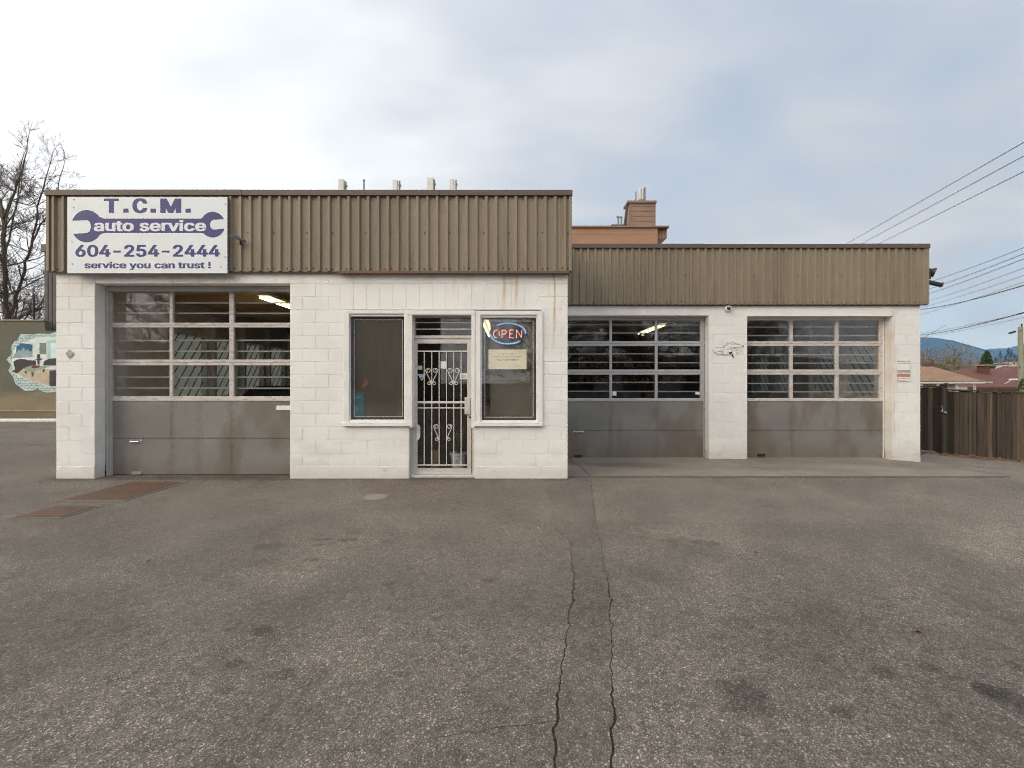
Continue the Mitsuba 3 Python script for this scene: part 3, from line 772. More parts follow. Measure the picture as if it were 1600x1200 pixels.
# posts between window and door, transom, door leaf
YD = 7.585
dr_ = obj(B, 'entry_door', bx(-1.599, -1.557, YA - .045, YD + .06, Z(668, YA), Z(486.5, YA - .04), .005), 'white_trim')
tag(dr_, 'glazed aluminium entry door with white scrolled security grille')
obj(dr_, 'post', bx(-0.634, -0.576, YA - .045, YD + .06, Z(668, YA), Z(486.5, YA - .04), .005), 'white_trim')
obj(dr_, 'post', bx(xD0 + .001, xD0 + .055, YD - .03, YD + .05, 0, Z(489, YD), .004), 'aluminium')
obj(dr_, 'post', bx(xD1 - .045, xD1 - .001, YD - .03, YD + .05, 0, Z(489, YD), .004), 'aluminium')
obj(dr_, 'jamb', bx(xD0 - .0, xD0 + .012, YA + .004, YD - .031, 0.0, Z(668, YA), .002), 'grey_jamb_paint')
obj(dr_, 'header', bx(xD0 - .02, xD1 + .02, YA - .05, YA + .10, Z(492.5, YA), Z(485.6, YA), .005), 'white_trim')
obj(dr_, 'header', bx(xD0 - .018, xD1 + .018, YA + .101, YD + .05, Z(494, YA), zA[13] - .002), 'grey_jamb_paint')
obj(dr_, 'transom_rail', bx(xD0 + .056, xD1 - .046, YD - .03, YD + .05, Z(529.2, YD), Z(524.3, YD), .004), 'aluminium')
gx0, gx1 = xD0 + .056, xD1 - .046
def sheet(k, name, x0, x1, y, z0, z1, m):
    return obj(k, name, (np.array([(x0, y, z0), (x1, y, z0), (x1, y, z1), (x0, y, z1)]), np.array([[0, 1, 2, 3]])), m)
sheet(dr_, 'pane', gx0, gx1, YD, Z(524.3, YD), Z(495, YD), 'window_glass')
for p_ in (503.5, 514): obj(dr_, 'transom_bar', bx(gx0, gx1, YD + .03, YD + .042, Z(p_ + .9, YD), Z(p_ - .9, YD), .002), 'grille_white')
obj(dr_, 'house_number', text_fit('1625', X(719, YD), X(735, YD), Z(502.2, YD), Z(496.5, YD), YD - .004), 'ink_black')
# leaf
lx0, lx1 = X(647.5, YD), X(736.6, YD)
zl0, zl1 = Z(740.3, YD), Z(530.2, YD)
gl0, gl1, gz0, gz1 = X(652.5, YD), X(730, YD), Z(731.5, YD), Z(536.8, YD)
leaf = slab(sbox(lx0, zl0, lx1, zl1).difference(sbox(gl0, gz0, gl1, gz1)), YD - .025, .045)
obj(dr_, 'leaf_frame', leaf, 'aluminium')
sheet(dr_, 'pane', gl0, gl1, YD + .002, gz0, gz1, 'window_glass')
obj(dr_, 'threshold', bx(xD0 + .01, xD1 - .01, YD - .11, YD + .06, -.01, Z(741, YD), .005), 'aluminium')
obj(dr_, 'push_box', bx(X(726.6, YD), X(735, YD), YD - .075, YD - .0255, Z(647, YD), Z(620.5, YD), .008), 'aluminium')
obj(dr_, 'lock', trimesh.creation.cylinder(.016, .02, sections=14).apply_transform(trimesh.transformations.rotation_matrix(math.pi / 2, [1, 0, 0])).apply_translation((X(734.5, YD), YD - .03, Z(651.8, YD))), 'dark_metal')
obj(dr_, 'closer_knob', trimesh.creation.icosphere(2, .018).apply_translation((X(646.8, YD), YD - .04, Z(530.8, YD))), 'dark_metal')
hp = Polygon([(X(a, YD), Z(b, YD)) for a, b in ((652.2, 663), (655.5, 663.5), (657.3, 667), (657.3, 682.5), (655.2, 686.5), (652.2, 687.5))])
obj(dr_, 'pull_handle', slab(hp, YD - .06, .03), 'grille_white')
yg_ = YD - .045
gr = []
for p_ in (663, 674.6, 686.3, 697.6, 709, 720.6):
    obj(dr_, 'grille_bar', rod((X(p_, yg_), yg_, Z(726.5, yg_)), (X(p_, yg_), yg_, Z(549.5, yg_)), .0078, 6), 'grille_white')
for p_, h in ((549, 1.0), (628.4, 1.7), (637.3, .9), (726.5, .9)):
    obj(dr_, 'grille_rail', bx(X(652.3, yg_), X(730.5, yg_), yg_ - .012, yg_ - .004, Z(p_ + h, yg_), Z(p_ - h, yg_), .002), 'grille_white')


def scroll(cx_, z_top, z_bot, w, side, r1, r2):
    """Half a heart: a spiral at the top, a long stroke to the middle, a small spiral at the foot."""
    pts = []
    for a in np.linspace(2.6 * math.pi, 0, 22):
        r = r1 * (0.35 + 0.65 * (1 - a / (2.6 * math.pi)))
        pts.append((cx_ + side * (w - r1) + side * r * math.cos(a), z_top - r1 + r * math.sin(a)))
    zc = z_bot + r2 * 2.1
    pts.append((cx_ + side * w * .72, z_top - r1 * 2.4))
    pts.append((cx_ + side * w * .28, zc + .02))
    for a in np.linspace(math.pi, -1.5 * math.pi, 20):
        t_ = (math.pi - a) / (2.5 * math.pi)
        r = r2 * (1 - .6 * t_)
        pts.append((cx_ + side * (r2 + .004) + side * r * math.cos(a), z_bot + r2 + r * math.sin(a) * .95))
    return tube([(a, yg_ - .002, b) for a, b in pts], .0062, 6)


for c in (674.6, 709):
    for s_ in (-1, 1): obj(dr_, 'grille_scroll', scroll(X(c, yg_), Z(575, yg_), Z(602.5, yg_), .098, s_, .043, .034), 'grille_white')
for c, s_ in ((686.3, -1), (697.6, 1)): obj(dr_, 'grille_scroll', scroll(X(c, yg_), Z(662.5, yg_), Z(689.5, yg_), .09, s_, .042, .032), 'grille_white')
# ------------------------------------------------------------------ the sign on the fascia
YS = 7.265
def S(px): return X(px, YS)
def SZ(py): return Z(py, YS)
def q1(a, b): return (a / 3.3333, 180 + b / 3.3333)           # from an enlarged view of the sign to photo pixels
sg = thing('shop_sign', 'large white board sign with blue wrench emblem and phone number', 'sign')
obj(sg, 'board', bx(S(105), S(355), YS, YS + .035, SZ(426.8), SZ(308), .002), 'sign_white')
e0 = sbox(S(105) - .008, SZ(426.8) - .008, S(355) + .008, SZ(308) + .008)
obj(sg, 'edge_trim', slab(e0.difference(sbox(S(105) + .001, SZ(426.8) + .001, S(355) - .001, SZ(308) - .001)), YS + .004, .034), 'sign_edge')
obj(sg, 'backing_frame', cat([bx(S(112), S(118), YS + .036, YF - .03, SZ(424), SZ(312)), bx(S(340), S(346), YS + .036, YF - .03, SZ(424), SZ(312))]), 'sign_edge')


def ptsz(l): return Polygon([(S(q1(a, b)[0]), SZ(q1(a, b)[1])) for a, b in l])


def ell(cx_, cy_, rx, ry):
    a = np.linspace(0, 2 * np.pi, 49)[:-1]
    return ptsz([(cx_ + rx * math.cos(t_), cy_ + ry * math.sin(t_)) for t_ in a])


wr = unary_union([ptsz([(490, 539), (1070, 539), (1070, 613), (490, 613)]), ell(452, 578, 80, 84), ell(1108, 570, 64, 67), ptsz([(505, 526), (545, 539), (545, 613), (505, 626), (480, 578)]), ptsz([(1045, 539), (1070, 531), (1070, 617), (1045, 613)])])
wr = wr.difference(ptsz([(350, 551), (452, 546), (466, 553), (473, 570), (474, 590), (466, 606), (455, 613), (350, 621)]))
wr = wr.difference(ptsz([(1200, 539), (1110, 545), (1098, 553), (1093, 568), (1097, 586), (1110, 596), (1200, 588)]))
wr = wr.difference(ptsz([(340, 552), (372, 551), (388, 500), (340, 480)])).difference(ptsz([(340, 620), (378, 619), (400, 668), (340, 680)]))
obj(sg, 'wrench_emblem', slab(wr.buffer(.002).buffer(-.002), YS - .0025, .0024), 'sign_blue')


def sign_text(name, s, x0, x1, y0, y1, m, yf=YS - .0025, d=.0024, fat=3):
    a, b = q1(x0, y0), q1(x1, y1)
    obj(sg, name, text_fit(s, S(a[0]), S(b[0]), SZ(b[1]), SZ(a[1]), yf, d, True, fat), m)


sign_text('lettering', 'T', 542, 619, 434, 509, 'sign_blue')
sign_text('lettering', 'C', 690, 767, 433, 510, 'sign_blue')
sign_text('lettering', 'M', 835, 944, 434, 509, 'sign_blue')
for a in (642, 784, 966): obj(sg, 'lettering', bx(S(q1(a, 0)[0]), S(q1(a + 28, 0)[0]), YS - .0025, YS - .0001, SZ(q1(0, 508)[1]), SZ(q1(0, 487)[1]), .0005), 'sign_blue')
sign_text('lettering', 'auto service', 490, 1075, 546, 605, 'sign_letter_white', YS - .0055, .0028, 2)
sign_text('lettering', '604-254-2444', 393, 1147, 675, 738, 'sign_blue', fat=2)
sign_text('lettering', 'service you can trust !', 440, 1098, 763, 806, 'sign_blue', fat=2)
sc = [trimesh.creation.cylinder(.008, .006, sections=8).apply_transform(trimesh.transformations.rotation_matrix(math.pi / 2, [1, 0, 0])).apply_translation((S(q1(a, b)[0]), YS - .003, SZ(q1(a, b)[1]))) for a, b in ((385, 480), (375, 660), (378, 775), (1173, 463), (1173, 740), (1150, 790), (385, 440))]
tag(obj(sg, 'screws', cat(sc), 'dark_metal'), kind='stuff')

# floodlight on the front fascia beside the sign
fl = thing('floodlight', 'small grey wedge floodlight on the fascia right of the white sign', 'lamp')
yl = 7.13
P = lambda a, b, y: (X(355 + a / 40, y), y, Z(355 + b / 40, y))
hv = [P(110, 615, yl), P(370, 400, yl), P(520, 720, yl), P(110, 615, yl + .03), P(400, 400, yl + .05), P(1200, 860, 7.29), P(1150, 960, 7.29), P(1230, 860, 7.32), P(560, 540, 7.23)]
obj(fl, 'housing', trimesh.convex.convex_hull(np.array(hv)), 'sign_edge')
obj(fl, 'lens', trimesh.convex.convex_hull(np.array([P(150, 612, yl - .004), P(365, 430, yl - .004), P(490, 690, yl - .004), P(365, 560, yl + .01)])), 'black_plastic')
obj(fl, 'bracket', cat([rod(P(820, 830, 7.23), P(830, 1080, 7.34), .012), bx(X(373, 7.34), X(379, 7.34), 7.325, 7.345, Z(384, 7.34), Z(379, 7.34), .003)]), 'dark_metal')

# dome camera over the middle pier
dc = thing('dome_camera', 'round white dome camera high on the pier between the right bays', 'camera')
c0 = np.array((X(1138.4, YB - .05), YB, Z(481.8, YB - .05)))
R = trimesh.transformations.rotation_matrix(math.pi / 2, [1, 0, 0])
m = lathe([(0, 0.0), (.068, 0.0), (.070, .012), (.066, .045), (.052, .06), (0, .06)], 28); m.apply_transform(R); m.apply_translation(c0)
obj(dc, 'base', m, 'white_trim', 30)
m = lathe([(.0, .098), (.018, .094), (.032, .082), (.040, .06), (0.0, .06)], 24); m.apply_transform(R); m.apply_translation(c0 + [0, -.0005, 0])
obj(dc, 'dome', m, 'car_glass', 30)

# floodlight and camera at the right end of the wing
fr = thing('security_light', 'dark round security light sticking out from the right fascia end', 'lamp')
ye = 9.95
Q = lambda a, b, y=ye: np.array((X(1440 + a / 26.67, y), y, Z(410 + b / 26.67, y)))
m = lathe([(0, 0), (.05, .0), (.085, .05), (.098, .10), (.092, .105), (0, .095)], 20)
dirv = np.array([.75, -.55, -.35]); dirv /= np.linalg.norm(dirv)
m.apply_transform(trimesh.geometry.align_vectors([0, 0, 1], dirv)); m.apply_translation(Q(450, 410) - dirv * .06)
obj(fr, 'shade', m, 'dark_metal', 30)
m = lathe([(0, .1), (.05, .106), (.085, .103), (.085, .10), (0, .098)], 20)
m.apply_transform(trimesh.geometry.align_vectors([0, 0, 1], dirv)); m.apply_translation(Q(450, 410) - dirv * .058)
obj(fr, 'lens', m, 'chrome_worn', 30)
obj(fr, 'arm', cat([tube([Q(200, 640), Q(330, 610), Q(420, 480)], .018, 8), bx(X(1448.5, ye), X(1451, ye), ye - .06, ye + .06, Z(437, ye), Z(420, ye), .004)]), 'dark_metal')
cm = thing('bullet_camera', 'black bullet camera below the security light at the right end', 'camera')
m = bx(0, .29, -.04, .04, -.075, .0, .012)
m.apply_transform(trimesh.transformations.rotation_matrix(.22, [0, 1, 0])); m.apply_translation(Q(250, 740))
obj(cm, 'body', m, 'black_plastic')
m = bx(.292, .31, -.044, .044, -.08, .012, .004); m.apply_transform(trimesh.transformations.rotation_matrix(.22, [0, 1, 0])); m.apply_translation(Q(250, 740))
obj(cm, 'hood', m, 'dark_metal')

# diamond plate on the left pier
dp = thing('diamond_placard', 'small grey diamond placard fixed to the left white pier', 'placard')
ydp = YA - .012
D = lambda a, b: (X(95 + a / 34.28, ydp), Z(535 + b / 34.28, ydp))
obj(dp, 'plate', slab(Polygon([D(250, 590), D(450, 375), D(690, 590), D(440, 845)]), ydp, .009), 'faded_grey')
obj(dp, 'band', slab(Polygon([D(265, 600), D(330, 540), D(480, 760), D(440, 830)]), ydp - .002, .0018), 'bar_grey')
obj(dp, 'band', slab(Polygon([D(470, 820), D(650, 590), D(690, 600), D(500, 832)]), ydp - .002, .0018), 'bar_grey')

# painted car on the middle pier
cw = thing('car_drawing', 'black ink drawing of a classic car on the middle white pier', 'wall drawing')
yc = YB - .010
C = lambda a, b: (X(1110 + a / 26.67, yc), Z(530 + b / 26.67, yc))
strokes = [([(180, 385), (260, 345), (420, 335), (560, 345)], 9), ([(90, 400), (120, 500), (190, 560), (250, 600)], 16), ([(500, 330), (620, 250), (720, 150), (850, 130), (960, 150), (1150, 190), (1290, 240)], 9),
           ([(560, 340), (660, 270), (760, 190), (900, 165)], 8), ([(730, 380), (880, 345), (1050, 330), (1220, 335), (1330, 310), (1400, 270)], 12), ([(1000, 150), (1000, 240)], 8), ([(840, 430), (960, 390), (1080, 350)], 22),
           ([(330, 515), (430, 520), (540, 530)], 14), ([(350, 490), (520, 495)], 7), ([(270, 460), (280, 500)], 14), ([(250, 650), (300, 680)], 12), ([(140, 545), (230, 590), (380, 645), (560, 660), (700, 640), (800, 610)], 15),
           ([(740, 490), (765, 520), (745, 555)], 14), ([(400, 440), (560, 450), (640, 430)], 6), ([(600, 400), (720, 420), (800, 440)], 6), ([(960, 480), (1000, 450), (1060, 470), (1100, 560)], 9), ([(1100, 580), (1230, 520), (1320, 490)], 12),
           ([(1180, 400), (1280, 395)], 10), ([(880, 200), (930, 210), (900, 230)], 8), ([(700, 160), (640, 230), (580, 320)], 7), ([(1020, 180), (1150, 215), (1240, 240)], 6), ([(1080, 690), (1090, 600)], 8), ([(500, 690), (700, 700), (800, 680)], 6), ([(300, 590), (500, 615)], 6)]
sh = [LineString([C(*p) for p in l]).buffer(w / 26.67 / F * YB * .55) for l, w in strokes]
obj(cw, 'line_work', slab(unary_union(sh).buffer(0), yc, .0015), 'ink_grey')
fills = [[(800, 540), (940, 505), (900, 570), (850, 630), (770, 630)], [(890, 610), (930, 600), (950, 690), (1010, 765), (940, 760), (880, 690)], [(1095, 440), (1150, 430), (1130, 480), (1095, 475)], [(1310, 300), (1380, 255), (1400, 290), (1330, 325)], [(490, 600), (540, 605), (530, 640), (495, 640)], [(190, 550), (250, 570), (240, 600), (190, 580)]]
obj(cw, 'shaded_area', slab(unary_union([Polygon([C(*p) for p in l]) for l in fills]), yc - .001, .0012), 'ink_black')

# warning sign on the right pier
ws = thing('warning_sign', 'faded warning sign with red band on the right white pier', 'sign')
yw = YB - .012
W = lambda a, b: (X(1395 + a / 25.54, yw), Z(555 + b / 25.54, yw))
def wbox(a, b, c, d_): return sbox(*W(a, d_), *W(c, b))
obj(ws, 'plate', slab(wbox(160, 190, 715, 1050), yw, .010), 'paper_white')
edge = wbox(160, 190, 715, 1050)
obj(ws, 'border', slab(edge.difference(edge.buffer(-.005, join_style=2)), yw - .0012, .0012), 'faded_grey')
obj(ws, 'grey_band', slab(wbox(175, 590, 700, 705), yw - .0015, .0015), 'faded_grey')
obj(ws, 'red_band', slab(wbox(175, 745, 690, 868), yw - .0015, .0015), 'faded_red')
obj(ws, 'faded_heading', slab(wbox(255, 232, 560, 268), yw - .0012, .0012), 'faded_grey')
obj(ws, 'small_print', cat([slab(wbox(200, 320, 690, 345), yw - .0012, .0012), slab(wbox(210, 905, 570, 935), yw - .0012, .0012), slab(wbox(220, 1010, 560, 1030), yw - .0012, .0012)]), 'faded_red')
tag(obj(ws, 'bolts', cat([trimesh.creation.icosphere(1, .011).apply_translation((W(a, b)[0], yw, W(a, b)[1])) for a, b in ((220, 245), (635, 258), (190, 985), (635, 935))]), 'dark_metal'), kind='stuff')

# lit open sign in the right window
yo = YA + .115
op = thing('open_sign', 'lit red open sign with blue arcs hanging in the right window', 'lit sign')
O = lambda a, b: (X(440 + a / 3.3333, yo), Z(440 + b / 3.3333, yo))
obj(op, 'backboard', slab(Polygon([O(1180 + 98 * math.cos(t_), 270 + 60 * math.sin(t_)) for t_ in np.linspace(0, 2 * math.pi, 41)[:-1]]), yo + .006, .012), 'black_plastic')


def emitter(color, s): return {'type': 'area', 'radiance': rgb(*[c * s for c in color])}


def dots(lines, step, r):
    ms = []
    for l in lines:
        ls = LineString([O(*p) for p in l])
        for k in range(int(ls.length / step) + 1):
            p_ = ls.interpolate(min(k * step, ls.length))
            ms.append(trimesh.creation.cylinder(r, .004, sections=6).apply_transform(R).apply_translation((p_.x, yo, p_.y)))
    return cat(ms)


def arcs(a0, a1, rx, ry): return [(1179 + rx * math.cos(t_), 270 - ry * math.sin(t_)) for t_ in np.linspace(a0, a1, 40)]


for l in (arcs(math.radians(2), math.radians(128), 92, 54), arcs(math.radians(188), math.radians(312), 92, 54)):
    obj(op, 'arc', dots([l], .019, .0065), 'paper_white', emitter=emitter((.20, .70, 1.5), .075))
    obj(op, 'arc_backing', slab(LineString([O(*p) for p in l]).buffer(.016), yo + .003, .002), 'sticker_blue')
L4 = {'O': [[(1125, 252), (1112, 254), (1105, 264), (1104, 280), (1110, 291), (1122, 293)], [(1132, 262), (1134, 284)]], 'P': [[(1148, 293), (1148, 253), (1164, 253), (1171, 262), (1164, 273), (1149, 273)]], 'E': [[(1208, 252), (1189, 252), (1188, 272), (1188, 293), (1209, 293)], [(1189, 272), (1204, 272)]], 'N': [[(1224, 293), (1224, 252), (1236, 270), (1249, 292), (1251, 252)]]}
for ch, l in L4.items():
    obj(op, 'letter', dots(l, .014, .0062), 'paper_white', emitter=emitter((2.1, .30, .22), .085))
obj(op, 'cord', tube([(O(1180, 212)[0], yo + .01, O(0, 212)[1]), (O(1182, 190)[0], yo + .012, O(0, 186)[1])], .004, 6), 'black_plastic')

nt = thing('notice_card', 'cream notice card taped in the right window below the open sign', 'notice')
yn = YA + .062
N = lambda a, b: (X(758 + a / 22.857, yn), Z(542 + b / 22.857, yn))
def nbox(a, b, c, d_): return sbox(*N(a, d_), *N(c, b))
obj(nt, 'card', slab(nbox(118, 92, 1478, 795), yn, .003), 'paper_cream')
for s_, a, b, c, d_ in (('Through This Door', 440, 222, 1040, 272), ('Pass the Most Important People', 320, 322, 1275, 376), ('" OUR CUSTOMERS "', 385, 425, 1235, 497)):
    obj(nt, 'lettering', text_fit(s_, N(a, 0)[0], N(c, 0)[0], N(0, d_)[1], N(0, b)[1], yn - .0012, .0012), 'ink_grey')
sq = [(1020 + 22 * k, 655 + (14 if k % 2 else -8)) for k in range(10)]
obj(nt, 'signature', slab(LineString([N(*p) for p in sq]).buffer(.0016), yn - .0012, .0012), 'faded_red')

obj(w2, 'window_film', bx(X(766, YA + .16), X(837, YA + .16), YA + .16, YA + .162, Z(656, YA + .16), Z(497, YA + .16)), 'window_film_pale')
# cards and sticker on the door glass
for lab, x0, x1, y0, y1, m in (('blank white card hanging at the top middle of the door glass', 688.5, 697.5, 564.5, 576, 'paper_white'), ('little cream card at the left edge of the door glass', 652.8, 659.5, 571.5, 577.5, 'paper_cream'), ('white card with small print at the right edge of the door glass', 718.5, 730, 582.7, 592.5, 'paper_white')):
    k = obj(None, 'door_card', slab(sbox(X(x0, YD), Z(y1, YD), X(x1, YD), Z(y0, YD)), YD + .006, .002), m)
    tag(k, lab, 'card')
    if x0 > 700: obj(k, 'print', cat([slab(sbox(X(720, YD), Z(c + 1.0, YD), X(728.5, YD), Z(c, YD)), YD + .0045, .001) for c in (587, 589.6)]), 'ink_grey')
k = obj(None, 'triangle_sticker', slab(Polygon([(X(a, YD), Z(b, YD)) for a, b in ((652.6, 584.5), (665.8, 584.5), (659, 595))]), YD - .002, .002), 'paper_white')
tag(k, 'blue and white triangle sticker low on the left of the door glass', 'sticker')
obj(k, 'blue_field', slab(Polygon([(X(a, YD), Z(b, YD)) for a, b in ((654.2, 585.4), (664.2, 585.4), (659, 593.4))]).difference(sbox(X(656, YD), Z(588.5, YD), X(662.5, YD), Z(587, YD))), YD - .0035, .0014), 'sticker_blue')
# poster and star behind the left film
ps = thing('window_poster', 'blue poster in the lower left corner of the left office window', 'poster')
yq = YA + .0625
K = lambda a, b: (X(540 + a / 6.86, yq), Z(490 + b / 6.86, yq))
plain('poster_blue', (0.038, 0.098, 0.115), 0.6, 0.25, 14)
plain('poster_pale', (0.09, 0.17, 0.19), 0.6, 0.2, 14)
plain('star_pink', (0.15, 0.062, 0.05), 0.6, 0.2, 30)
obj(ps, 'sheet', slab(sbox(*K(72, 1115), *K(198, 838)), yq, .003), 'poster_blue')
obj(ps, 'print', slab(unary_union([Point(K(115, 1025)).buffer(.042), sbox(*K(88, 905), *K(165, 890))]), yq - .001, .001), 'poster_pale')
st = obj(None, 'paper_star', slab(Polygon([K(215, 680), K(250, 750), K(205, 795), K(165, 785), K(200, 735)]), yq, .003), 'star_pink')
tag(st, 'faded pink paper shape stuck inside the left office window', 'decoration')

# ------------------------------------------------------------------ inside the rooms
def fluorescent(label, x, y0, y1, z, power, dx=.06):
    k = thing('fluorescent_lamp', label, 'lamp')
    obj(k, 'housing', bx(x - .10, x + .10, y0 - .03, y1 + .03, z + .035, z + .085, .01), 'white_trim')
    for s_ in (-dx, dx): obj(k, 'tube', rod((x + s_, y0, z), (x + s_, y1, z), .016, 8), 'paper_white', emitter=emitter((1.0, .80, .42), power))


fluorescent('long lit ceiling lamp behind the top right pane of the left bay', -4.44, 8.45, 9.75, 3.02, .55)
fluorescent('slanting lit ceiling lamp behind the top middle pane of the middle bay', 3.90, 12.2, 14.4, 3.0, .26)
fluorescent('pair of lit tubes at the upper left of the right office window', -.60, 10.3, 13.6, 2.84, .3)


def car(label, cx_, y0, paint, zroof, w=1.72, g=0.0):
    k = thing('parked_car', label, 'car')
    L = 4.4
    side = Polygon([(0, .30), (0, .68), (.12, .80), (1.15, .93), (1.25, .95), (L - .5, .95), (L - .03, .88), (L, .6), (L, .32), (L - .1, .24), (.1, .24)])
    def ext(poly, half, taper=0.0, z0=0, z1=1):
        m = trimesh.creation.extrude_polygon(poly, 2 * half, engine='earcut')
        v = m.vertices.copy()
        xx = v[:, 2] - half
        if taper: xx = xx * (1 - taper * np.clip((v[:, 1] - z0) / (z1 - z0), 0, 1))
        m.vertices = np.stack([cx_ + xx, y0 + v[:, 0], g + v[:, 1]], 1)
        return m
    wheels = unary_union([Point(.85, .30).buffer(.34), Point(L - .85, .30).buffer(.34)])
    body = side.buffer(-.05).buffer(.05).difference(wheels)
    obj(k, 'body', ext(body, w / 2, .07, .6, .95), paint, 40)
    cab = Polygon([(1.10, .94), (1.72, zroof - .07), (1.95, zroof - .01), (2.5, zroof), (3.1, zroof - .03), (3.35, zroof - .09), (3.9, .94)])
    obj(k, 'cabin_glass', ext(cab, w / 2 * .93, .22, .94, zroof), 'car_glass', 40)
    rf = Polygon([(1.66, zroof - .085), (1.95, zroof + .004), (2.5, zroof + .018), (3.1, zroof - .012), (3.42, zroof - .10), (3.3, zroof - .10), (2.5, zroof - .03), (1.9, zroof - .04)])
    obj(k, 'roof', ext(rf, w / 2 * .93 * .80), paint, 40)
    for s_ in (-1, 1):
        for yy in (.85, L - .85):
            m = trimesh.creation.cylinder(.31, .2, sections=20).apply_transform(trimesh.transformations.rotation_matrix(math.pi / 2, [0, 1, 0])).apply_translation((cx_ + s_ * (w / 2 - .11), y0 + yy, g + .315))
            obj(k, 'wheel', m, 'rubber', 40)
            obj(k, 'pillar', rod((cx_ + s_ * w / 2 * .90, y0 + (1.14 if yy < 2 else 3.86), g + .95), (cx_ + s_ * w / 2 * .745, y0 + (1.72 if yy < 2 else 3.38), g + zroof - .05), .022, 6), paint)
    for s_ in (-1, 1): obj(k, 'tail_light', bx(cx_ + s_ * .62 - .14, cx_ + s_ * .62 + .14, y0 - .012, y0 + .06, g + .62, g + .74, .01), 'bottle_red')
    return k


car('dark green car behind the lower right pane of the left bay door', -5.05, 8.6, 'car_dark_green', 1.43)
car('black car behind the lower panes of the middle bay door', 2.25, 10.6, 'car_black', 1.36, g=-.09)
car('dark navy car behind the left panes of the right bay door', 5.65, 10.9, 'car_navy', 1.50, g=-.09)

# shelving with workshop clutter along the wing's rear wall
sh_ = thing('wall_shelf', 'dark wooden shelf at the back of the middle bay', 'shelf')
obj(sh_, 'board', bx(1.1, 6.4, 16.40, 16.90, 1.46, 1.49), 'wood_brown')
obj(sh_, 'board', bx(1.1, 6.4, 16.40, 16.90, 2.05, 2.08), 'wood_brown')
for xx in (1.1, 2.85, 4.6, 6.36): obj(sh_, 'upright', bx(xx, xx + .04, 16.40, 16.90, -.09, 2.5), 'wood_brown')
kinds = [('oil_bottle', 'bottle_yellow', 'yellow plastic oil bottle', 'bottle'), ('oil_bottle', 'bottle_red', 'red plastic oil bottle', 'bottle'), ('oil_bottle', 'bottle_white', 'pale plastic oil bottle', 'bottle'), ('storage_box', 'box_card', 'brown carton', 'box')]
r2 = random.Random(5)
for zz in (1.491, 2.081):
    xx = 1.25
    while xx < 6.1:
        nm, m_, lab, ct = kinds[r2.randrange(4)]
        lev_ = 'upper' if zz > 2 else 'lower'
        gp = lab + f's on the {lev_} workshop shelf'
        lab = lab + f' on the {lev_} shelf board at the back of the middle bay'
        if nm == 'oil_bottle':
            w_, h_ = .06, r2.uniform(.2, .27)
            k = obj(None, nm, lathe([(0, 0), (w_, 0), (w_, h_ * .7), (w_ * .35, h_ * .85), (w_ * .35, h_), (0, h_)], 10, (xx, 16.6, zz)), m_, 30)
            st_ = r2.choice((.13, .15, .3))
        else:
            w_, h_ = r2.uniform(.1, .2), r2.uniform(.14, .3)
            k = obj(None, nm, bx(xx - w_ * .6, xx + w_ * .6, 16.48, 16.78, zz, zz + h_, .006), m_)
            st_ = w_ * 1.3 + r2.choice((.1, .25))
            xx += w_ * .3
        tag(k, lab, ct, gp)
        xx += st_
hx = thing('hexagon_sign', 'yellow outlined hexagon sign on the back wall of the middle bay', 'sign')
hc = (2.88, 1.66)
hexa = lambda r: Polygon([(hc[0] + r * math.cos(t_), hc[1] + r * math.sin(t_)) for t_ in np.arange(6) * math.pi / 3])
obj(hx, 'plate', slab(hexa(.135), 16.36, .012), 'black_plastic')
obj(hx, 'outline', slab(hexa(.135).difference(hexa(.118)).union(Point(hc).buffer(.05).difference(Point(hc).buffer(.03))), 16.357, .0029), 'bottle_yellow')
cl = thing('wall_clock', 'round pale clock above the shelf at the back of the middle bay', 'clock')
m = trimesh.creation.cylinder(.14, .03, sections=28).apply_transform(R).apply_translation((4.95, 16.38, 1.80)); obj(cl, 'face', m, 'bottle_white')
obj(cl, 'hands', cat([rod((4.95, 16.362, 1.80), (4.95, 16.362, 1.89), .005), rod((4.95, 16.362, 1.80), (5.01, 16.362, 1.77), .005)]), 'black_plastic')
# left bay: jib arm and cabinet
ca = thing('tool_cabinet', 'red tool cabinet at the back of the left bay', 'cabinet')
obj(ca, 'body', bx(-4.6, -3.5, 15.2, 15.9, .005, 1.5, .01), 'bottle_red')
for k_ in range(4): obj(ca, 'drawer', bx(-4.55, -3.55, 15.17, 15.199, .15 + .33 * k_, .45 + .33 * k_, .006), 'bottle_red')
hl = thing('car_lift', 'dark steel hoist post behind the middle panes of the left bay', 'hoist')
obj(hl, 'post', bx(-4.62, -4.48, 10.3, 10.45, .005, 3.0, .01), 'dark_metal')
obj(hl, 'arm', rod((-4.55, 10.36, 2.62), (-3.6, 11.0, 2.30), .05), 'dark_metal')
